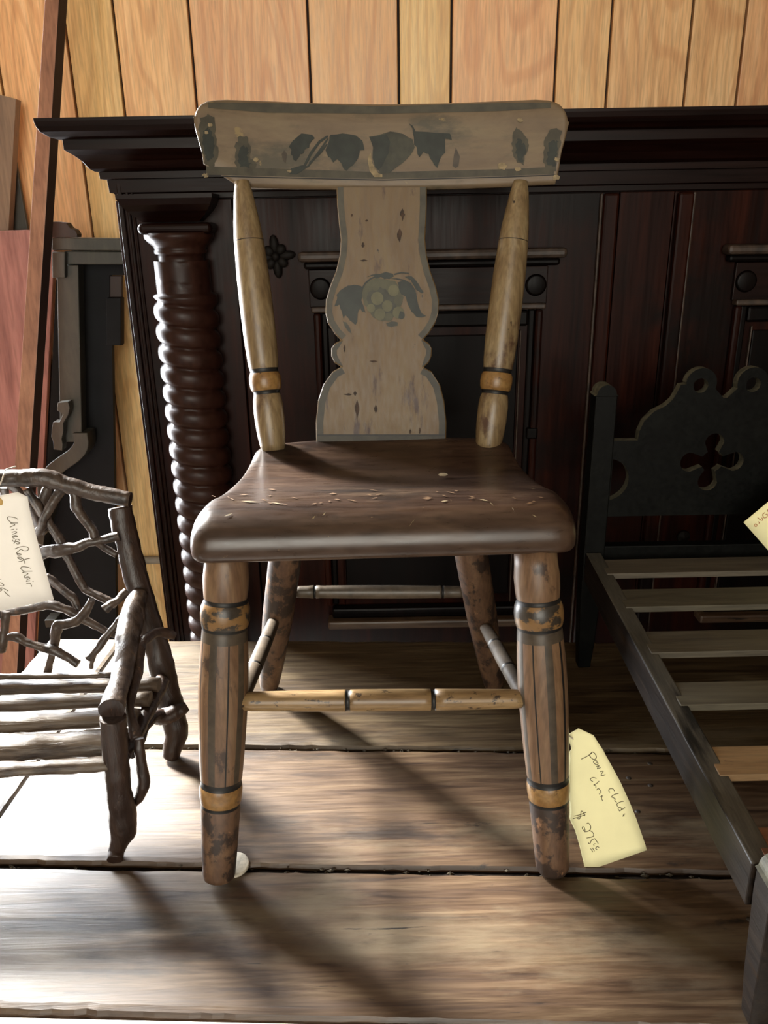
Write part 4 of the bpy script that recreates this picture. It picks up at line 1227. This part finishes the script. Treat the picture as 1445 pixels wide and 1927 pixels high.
lat = [
    [(122, 916, .716, 9), (109, 934, .716, 9), (100, 948, .713, 9), (92, 962, .711, 9), (84, 981, .708, 9), (79, 995, .706, 9), (66, 1010, .705, 8)],
    [(51, 923, .716, 9), (70, 953, .714, 10), (93, 989, .712, 9), (112, 1016, .709, 9), (128, 1051, .706, 8.5), (143, 1081, .703, 8), (157, 1107, .701, 8.5), (172, 1118, .699, 8), (200, 1131, .696, 7.5), (219, 1141, .694, 7)],
    [(138, 922, .717, 9), (142, 940, .716, 9), (145, 961, .713, 9.5), (161, 981, .710, 9), (175, 1000, .707, 8.5), (180, 1016, .705, 8), (194, 1031, .705, 6.5), (220, 1047, .706, 6)],
    [(72, 1049, .704, 11), (90, 1041, .702, 11), (106, 1039, .701, 11), (140, 1034, .700, 10), (171, 1023, .701, 9), (200, 1017, .704, 9), (226, 1011, .706, 9.5)],
    [(86, 1088, .698, 8), (105, 1102, .696, 8), (120, 1114, .694, 8), (137, 1128, .692, 8), (146, 1146, .690, 7), (155, 1160, .689, 7)],
    [(-30, 1172, .69, 9), (11, 1154, .688, 9), (30, 1153, .687, 9), (55, 1147, .686, 9), (90, 1141, .685, 9.5), (118, 1147, .684, 8.5), (138, 1156, .683, 8), (166, 1172, .682, 8), (200, 1190, .684, 7), (240, 1205, .69, 7)],
    [(12, 1152, .684, 8), (9, 1183, .682, 8), (6, 1205, .680, 9), (2, 1228, .679, 8)],
    [(174, 1131, .662, 7), (163, 1152, .662, 9), (146, 1170, .662, 9), (125, 1177, .663, 9), (110, 1179, .664, 10), (105, 1194, .665, 9.5), (104, 1213, .666, 8), (97, 1238, .667, 8), (90, 1268, .668, 8)],
    [(16, 1202, .66, 6), (32, 1202, .66, 9), (53, 1212, .658, 8.5), (83, 1222, .657, 8), (100, 1226, .656, 9), (125, 1239, .654, 8.5), (148, 1252, .652, 9)],
    [(240, 1116, .692, 8), (222, 1133, .684, 8), (210, 1140, .680, 8), (198, 1150, .678, 9)],
    [(234, 1158, .678, 7), (220, 1178, .672, 7), (199, 1202, .667, 6.5), (184, 1224, .664, 7), (166, 1242, .662, 7)],
    [(176, 1236, .664, 5), (173, 1250, .664, 4.5), (172, 1260, .664, 4)],
]
for i, b in enumerate(lat):
    br('branch', b, 'root', 0.22, 10 + i)
for i, b in enumerate([lat[0], lat[1], lat[2], lat[3], lat[9], lat[10]]):
    P = [uy(x, y, Y) for x, y, Y, r in b]
    R = [r * mpp(p) for (x, y, Y, r), p in zip(b, P)]
    tube('branch', [np.array((2 * RX - p[0] - 0.004, p[1] + 0.006, p[2])) for p in P], R, 'root', rt_, 8, None, 0.2, 30 + i)
for i, b in enumerate([
    [(327, 1199, .665, 8), (318, 1195, .662, 9.5), (300, 1192, .655, 9), (283, 1199, .645, 9), (268, 1214, .632, 10), (262, 1238, .618, 11), (260, 1262, .605, 11), (254, 1290, .588, 10), (246, 1314, .572, 9), (245, 1342, .560, 8), (251, 1368, .552, 10), (257, 1392, .546, 12)],
    [(306, 1282, .668, 13), (292, 1314, .640, 14), (277, 1342, .612, 14), (264, 1368, .59, 13), (250, 1400, .565, 12), (236, 1428, .545, 11)],
    [(304, 1346, .650, 9), (290, 1352, .632, 9), (276, 1371, .612, 8), (264, 1402, .59, 8), (248, 1424, .57, 8)],
    [(262, 1392, .556, 8), (263, 1415, .553, 10), (268, 1445, .551, 11), (272, 1474, .550, 11), (266, 1497, .549, 11), (252, 1515, .548, 9)]]):
    br('side_branch', b, 'rootd', 0.16, 40 + i, mirror=(i == 1))
for i, (ya, yb, xr, r, zz) in enumerate(((1276, 1273, 212, 6, .104), (1297, 1291, 300, 13.5, .100), (1328, 1318, 284, 14, .100), (1366, 1352, 262, 17, .099), (1412, 1398, 246, 25, .094), (1452, 1440, 212, 14, .094))):
    a = uz(0, ya, zz)
    b = uz(xr, yb, zz)
    L = np.array((2 * RX - b[0] + 0.006, a[1] + (a[1] - b[1]) * 0.3, zz))
    R = r * 1.2 * mpp(b)
    tube('seat_slat', [L, a * 0.5 + L * 0.5, a, (a + b) / 2, b], [R * 0.95, R, R * 1.02, R * 0.97, R], 'rslat', rt_, 14, 30, 0.13, 60 + i, squash=0.75, endmat='rootd')

rt_.location.z += 0.0015

# ================================================================== toy bed
bed = thing('toy_bed', 'small black painted wooden bed frame with pierced scrolled headboard and bare slats', 'bed', (0.345, 0.61, 0.0))
HY = 0.832
XP0 = uy(1128, 850, HY)[0]
BXc = uy(1347, 850, HY)[0]
XP1 = 2 * BXc - XP0
def bm_(x):
    return 2 * BXc - x
def bed_post(cx, yc, ztop, w=0.0115, mat='bed'):
    y0, y1 = yc - w, yc + w
    lo = 0.058
    V = []
    rings_ = [(0.0003, 0.62), (lo * 0.6, 0.8), (0.10, 1.0), (ztop - 0.006, 1.0)]
    for z, k in rings_:
        V += [(cx - w * k, yc - w * k, z), (cx + w * k, yc - w * k, z), (cx + w * k, yc + w * k, z), (cx - w * k, yc + w * k, z)]
    Fc = [(0, 3, 2, 1)]
    for i in range(len(rings_) - 1):
        for j in range(4):
            k = (j + 1) % 4
            Fc.append((i * 4 + j, i * 4 + k, i * 4 + 4 + k, i * 4 + 4 + j))
    k = (len(rings_) - 1) * 4
    Fc.append((k, k + 1, k + 2, k + 3))
    p = fixn(mk('post', V, Fc, mat, bed, False))
    bev(p, 0.0012, 2)
    # arched cap with upper edge coloured as if lit
    w2 = w + 0.001
    arc = [(-w2, 0.0)] + [(w2 * math.sin(math.radians(a)) * 0.82, 0.0015 + 0.010 * math.cos(math.radians(a))) for a in range(-90, 91, 15)] + [(w2, 0.0)]
    flat_shape('post_cap', [(a, b) for a, b in arc], [], (cx, y0, ztop - 0.006), (1, 0, 0), (0, 0, 1), 2 * w, 'bed', p, edge='bede')
    return p
zpt = uy(1128, 735, HY - 0.011)[2]
for x in (XP0, XP1):
    bed_post(x, HY, zpt)
# headboard
def hb2(px, py):
    p = uy(px, py, HY - 0.006)
    return (p[0] - BXc, p[2])
zl = [hb2(1140, 830), hb2(1200, 829), hb2(1203, 812), hb2(1212, 793), hb2(1230, 775), hb2(1252, 764), hb2(1266, 752), hb2(1276, 735), hb2(1281, 725), hb2(1292, 723)]
c1 = hb2(1320, 722)
rr = 29 * mpp(uy(1320, 722, HY))
scroll = circ(c1[0], c1[1], rr, 14, 175, -20)
left_ = zl + scroll + [(-0.002, c1[1] - rr * 0.95)]
bottom = hb2(1200, 971)[1]
poly2 = left_ + [(-a, b) for a, b in left_[::-1]]
poly2 = [(-(BXc - XP0) + 0.0116, bottom)] + [(max(p[0], -(BXc - XP0) + 0.0116), p[1]) for p in left_] + [(min(p[0], (BXc - XP0) - 0.0116), p[1]) for p in [(-a, b) for a, b in left_[::-1]]] + [((BXc - XP0) - 0.0116, bottom)]
k = mpp(uy(1340, 860, HY))
cq = hb2(1340, 868)
holes = []
R1 = 18.5 * k
quat = []
for q, (dx, dy, r) in enumerate(((0, 37, 17), (42, 0, 18), (0, -40, 18), (-42, 0, 18))):
    pass
# five overlapping drilled holes merged into one cross-shaped opening
def cross_outline():
    cs = [((0, 0), 20.5 * k), ((0, 36 * k), 17.5 * k), ((40 * k, -1 * k), 18.5 * k), ((-4 * k, -39 * k), 18.5 * k), ((-41 * k, -1 * k), 18.5 * k)]
    pts = []
    for a in np.linspace(0, 2 * math.pi, 96, endpoint=False):
        d = np.array((math.cos(a), math.sin(a)))
        best = 0
        for c, r in cs:
            c = np.array(c)
            b = d @ c
            disc = b * b - (c @ c - r * r)
            if disc > 0:
                best = max(best, b + math.sqrt(disc))
        pts.append((cq[0] + d[0] * best, cq[1] + d[1] * best))
    return pts
holes.append(cross_outline())
for s in (-1, 1):
    cc = hb2(1142, 903)
    hole = circ(abs(cc[0]) - 0.0, cc[1], 41 * k, 16, 100, 260)
    x_in = (BXc - XP0) - 0.0135
    hole = [(min(a, x_in), b) for a, b in hole]
    holes.append([(s * a, b) for a, b in hole])
    holes.append([(s * abs(c1[0] + 0.001), c1[1] - 0.002 + 0) for _ in ()] or circ(s * abs(c1[0] - 0.0005), c1[1] - 0.002, 13.5 * k, 14))
flat_shape('headboard', poly2, holes, (BXc, HY - 0.006, 0), (1, 0, 0), (0, 0, 1), 0.011, 'bed', bed, edge='bede')
zr = uy(1290, 1030, HY)[2]
box('head_rail', (XP0 + 0.0116, HY - 0.008, zr - 0.012), (XP1 - 0.0116, HY + 0.006, zr + 0.006), 'bed', bed, 0.001)
# side rails (the near end sits a little lower)
FY = 0.392
def rail_z(Y):
    return 0.150 + (0.118 - 0.150) * (0.815 - Y) / (0.815 - FY)
XRail = XP0 - 0.010
def rail_x(Y):
    return np.interp(Y, [FY, 0.815], [XRail + 0.003, XRail])
for s in (0, 1):
    pts = []
    for zo in (-0.034, 0.0):
        for (dx, Y) in ((0, FY + 0.002), (0.017, FY + 0.002), (0.017, HY - 0.0118), (0, HY - 0.0118)):
            X = rail_x(Y) + dx
            if s:
                X = bm_(X)
            pts.append((X, Y, rail_z(Y) + zo))
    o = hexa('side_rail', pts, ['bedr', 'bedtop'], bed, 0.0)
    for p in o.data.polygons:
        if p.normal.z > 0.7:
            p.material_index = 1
    bev(o, 0.0012)
for i, (ya, yb, px, mat) in enumerate(((1052, 1083, 1140, 'slat'), (1108, 1146, 1170, 'slat'), (1187, 1232, 1200, 'slat'), (1283, 1330, 1258, 'slat'), (1404, 1462, 1310, 'slatw'), (1556, 1622, 1400, 'slatr'))):
    # the slat lies in a notch of the rail: find its front and back edge along the rail line
    def find(py):
        lo, hi = FY, 0.83
        for _ in range(40):
            mid = (lo + hi) / 2
            q = proj((rail_x(mid) + 0.02, mid, rail_z(mid) - 0.001))
            if q[1] > py:
                lo = mid
            else:
                hi = mid
        return (lo + hi) / 2
    Yb, Yf = find(ya), find(yb)
    z = rail_z((Yb + Yf) / 2) - 0.0015
    xl_ = rail_x((Yb + Yf) / 2) + 0.0105
    pts = [(xl_, Yf, z - 0.005), (bm_(xl_), Yf + 0.002, z - 0.005), (bm_(xl_), Yb + 0.002, z - 0.005), (xl_, Yb, z - 0.005),
           (xl_, Yf, z + 0.0012), (bm_(xl_), Yf + 0.002, z + 0.0012), (bm_(xl_), Yb + 0.002, z + 0.0012), (xl_, Yb, z + 0.0012)]
    hexa('slat', pts, mat, bed, 0.0006)
# foot posts and foot rail
zf_ = rail_z(FY)
for x in (rail_x(FY) + 0.013, bm_(rail_x(FY) + 0.013)):
    bed_post(x, FY - 0.0105, zf_ + 0.006, 0.011, 'bedr')
box('foot_rail', (rail_x(FY) + 0.0245, FY - 0.016, zf_ - 0.03), (bm_(rail_x(FY) + 0.0245), FY - 0.004, zf_ + 0.002), 'bedr', bed, 0.001)
tube('string', [hb + (0, -0.0006, 0), hb + (0.01, 0.0, 0.02), (XP1 - 0.012, HY - 0.016, zpt - 0.02), (XP1, HY - 0.014, zpt - 0.018)], 0.0005, 'string', t3, 6)

# ================================================================== things leaning at the left
def leaning(name, label, cat, quad_top, quad_bot, fY, thick, mats, bevel=0.001, group=None, side=1):
    """board between two pixel pairs on a leaning plane; thickness goes backwards"""
    a, b = [us(x, y, fY, 1.2) for x, y in quad_top]
    c, d = [us(x, y, fY, 1.2) for x, y in quad_bot]
    def ext(p, q):                      # run q's edge down to the floor
        t = (ZF + 0.001 - p[2]) / (q[2] - p[2])
        return p + (q - p) * t
    c, d = ext(a, c), ext(b, d)
    n = np.array((0, thick, 0))
    pts = [c, d, d + n, c + n, a, b, b + n, a + n]
    fm = [0, 0, 0, 1, 0, 0] if len(mats) > 1 else None
    o = hexa(name, pts, mats, None, 0, loc=tuple(c), fm=None)
    if len(mats) > 1:
        for p in o.data.polygons:
            if abs(p.normal.x) > 0.6:
                p.material_index = 1
    bev(o, bevel)
    return tag(o, label, cat, group)
pY = lambda X, Z: 1.19 + 0.17 * Z
def post_obj():
    a = us(84, 0, pY, 1.2); b = us(111, 0, pY, 1.2)
    c = us(27, 880, pY, 1.2); d = us(56, 880, pY, 1.2)
    def ext(p, q, z):
        return p + (q - p) * (z - p[2]) / (q[2] - p[2])
    top = [ext(a, c, 1.3), ext(b, d, 1.3)]
    bot = [ext(a, c, ZF + 0.001), ext(b, d, ZF + 0.001)]
    n = np.array((0.005, 0.020, 0))
    pts = [bot[0], bot[1], bot[1] + n, bot[0] + n, top[0], top[1], top[1] + n, top[0] + n]
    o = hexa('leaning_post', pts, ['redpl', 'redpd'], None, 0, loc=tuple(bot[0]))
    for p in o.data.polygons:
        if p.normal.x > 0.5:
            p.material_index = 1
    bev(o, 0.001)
    return tag(o, 'tall narrow brown-red post leaning at the left beside the cupboard cornice', 'post')
post_obj()
redY = lambda X, Z: 1.392 + 0.03 * Z
leaning('red_panel', 'wide red-stained wooden panel standing behind the tall leaning post', 'panel', ((-62, 436), (104, 431)), ((-90, 1190), (66, 1190)), redY, 0.012, ['red'], 0.0012)
wY = lambda X, Z: 1.418 + 0.015 * Z
def lean_board(name, label, px, thick, mats):
    a, b, c, d = [us(x, y, wY, 1.4) for x, y in px]
    def ext(p, q, z):
        return p + (q - p) * (z - p[2]) / (q[2] - p[2])
    c, d = ext(a, c, ZF + 0.001), ext(b, d, ZF + 0.001)
    n = np.array((0, thick, 0))
    o = hexa(name, [c, d, d + n, c + n, a, b, b + n, a + n], mats, None, 0, loc=tuple(c))
    for p in o.data.polygons:
        if p.normal.z > 0.6 and len(mats) > 1:
            p.material_index = 1
    bev(o, 0.001)
    return tag(o, label, 'board')
lean_board('leaning_board', 'thick grey-brown board with a pale sawn top at the left edge', ((-30, 170), (30, 186), (-50, 430), (16, 430)), 0.02, ['board', 'cut'])
wY = lambda X, Z: 1.455 + 0.0 * Z
lean_board('leaning_board', 'thin slanting board with a light edge behind the red panel', ((-2, 262), (22, 262), (20, 420), (50, 420)), 0.008, ['gpaint', 'cut'])
# grey-green frame with black inside
gY = lambda X, Z: 1.30
gf = thing('old_frame', 'dark grey-green wooden frame around a black opening left of the cupboard', 'frame', tuple(uy(160, 800, 1.33) * np.array((1, 1, 0)) + np.array((0, 0, ZF))))
GYF = 1.325
def gp(px, py, d=0.0):
    return uy(px, py, GYF - d)
def gbox(name, x0, x1, z0, z1, y0, y1, mat, bevel=0.0015):
    return box(name, (x0, y0, z0), (x1, y1, z1), mat, gf, bevel)
def gquad(name, px, y0, y1, mat, bevel=0.0015):
    """board whose front corners (bottom-left, bottom-right, top-right, top-left) are given in the frame's own leaning plane"""
    P = [uy(x, y, y0) for x, y in px]
    n = np.array((0, y1 - y0, 0))
    bl, br_, tr, tl = P
    return hexa(name, [bl, br_, br_ + n, bl + n, tl, tr, tr + n, tl + n], mat, gf, bevel)
gquad('top_rail', ((97, 471), (236, 472), (234, 449), (97, 447)), GYF, GYF + 0.05, 'gpaint')
gquad('inner_rail', ((122, 498), (236, 498), (236, 473.5), (121, 472.5)), GYF + 0.006, GYF + 0.05, 'gpaint')
gquad('stile', ((113, 832), (154, 832), (147, 499), (106, 499)), GYF + 0.004, GYF + 0.03, 'gpaint')
gquad('corner_block', ((98, 523), (122, 523), (122, 474), (97, 474)), GYF - 0.008, GYF + 0.003, 'gpaint')
YK = GYF + 0.048
kz = [(108, 480), (232, 480), (232, 518), (206, 518), (206, 560), (229, 560), (229, 650), (211, 650), (213, 780), (215, 900), (219, 1190), (232, 1600), (55, 1600), (72, 1190), (88, 900)]
flat_shape('back_panel', [(uy(x, y, YK)[0], max(uy(x, y, YK)[2], ZF + 0.002)) for x, y in kz], [], (0, YK, 0), (1, 0, 0), (0, 0, 1), 0.012, 'gblack', gf)
gquad('patch_board', ((206, 560), (229, 560), (229, 519), (206, 519)), YK + 0.002, YK + 0.012, 'redpd')
gquad('hinge_block', ((200, 650), (227, 650), (227, 561), (199, 561)), GYF + 0.03, GYF + 0.051, 'gblack', 0.001)
# curved lower brace
path = [(150, 815), (152, 838), (140, 856), (118, 872), (98, 888), (84, 912), (84, 950), (74, 985), (66, 1040), (62, 1100)]
P = [gp(x, y, 0.002) for x, y in path]
V, Fc = [], []
S = smooth_path(P, 40)
for i in range(40):
    d = S[min(39, i + 1)] - S[max(0, i - 1)]
    nrm = np.array((-d[2], 0, d[0]))
    nrm /= np.linalg.norm(nrm)
    for a, b in ((-1, 0), (1, 0), (1, 1), (-1, 1)):
        V.append(S[i] + nrm * a * 0.0125 + np.array((0, b * 0.04, 0)))
for i in range(39):
    for j in range(4):
        k2 = (j + 1) % 4
        Fc.append((i * 4 + j, i * 4 + k2, i * 4 + 4 + k2, i * 4 + 4 + j))
Fc += [(0, 1, 2, 3), (159, 158, 157, 156)]
bev(fixn(mk('curved_brace', V, Fc, 'gpaint', gf, False)), 0.0015)
# fretted bracket
zz = [(128, 756), (108, 758), (107, 772), (118, 780), (112, 794), (100, 794), (97, 806), (96, 822), (100, 832), (101, 846), (117, 848), (118, 836), (116, 826), (119, 814), (119, 796), (128, 782), (131, 768)]
flat_shape('fret_bracket', [(gp(x, y, .02)[0], gp(x, y, .02)[2]) for x, y in zz], [], (0, GYF - 0.02, 0), (1, 0, 0), (0, 0, 1), 0.018, 'gpaint', gf, 0.001)
for y0p, y1p in ((948, 965), (1162, 1176)):
    gbox('foot_block', gp(50, 950)[0], gp(72, 950)[0], gp(60, y1p)[2], gp(60, y0p)[2], GYF - 0.012, GYF + 0.02, 'gpaint')
# dark red turned-over bracket lying on the frame
zz = [(98, 446), (98, 418), (120, 417), (140, 419), (146, 428), (155, 432), (160, 440), (160, 446)]
o = flat_shape('wooden_bracket', [(uy(x, y, 1.36)[0], uy(x, y, 1.36)[2]) for x, y in zz], [], (0, 1.325, 0), (1, 0, 0), (0, 0, 1), 0.02, 'redpd', None, 0.001, loc=tuple(uy(120, 446, 1.33)))
tag(o, 'small dark red bracket lying on top of the grey-green frame', 'bracket')
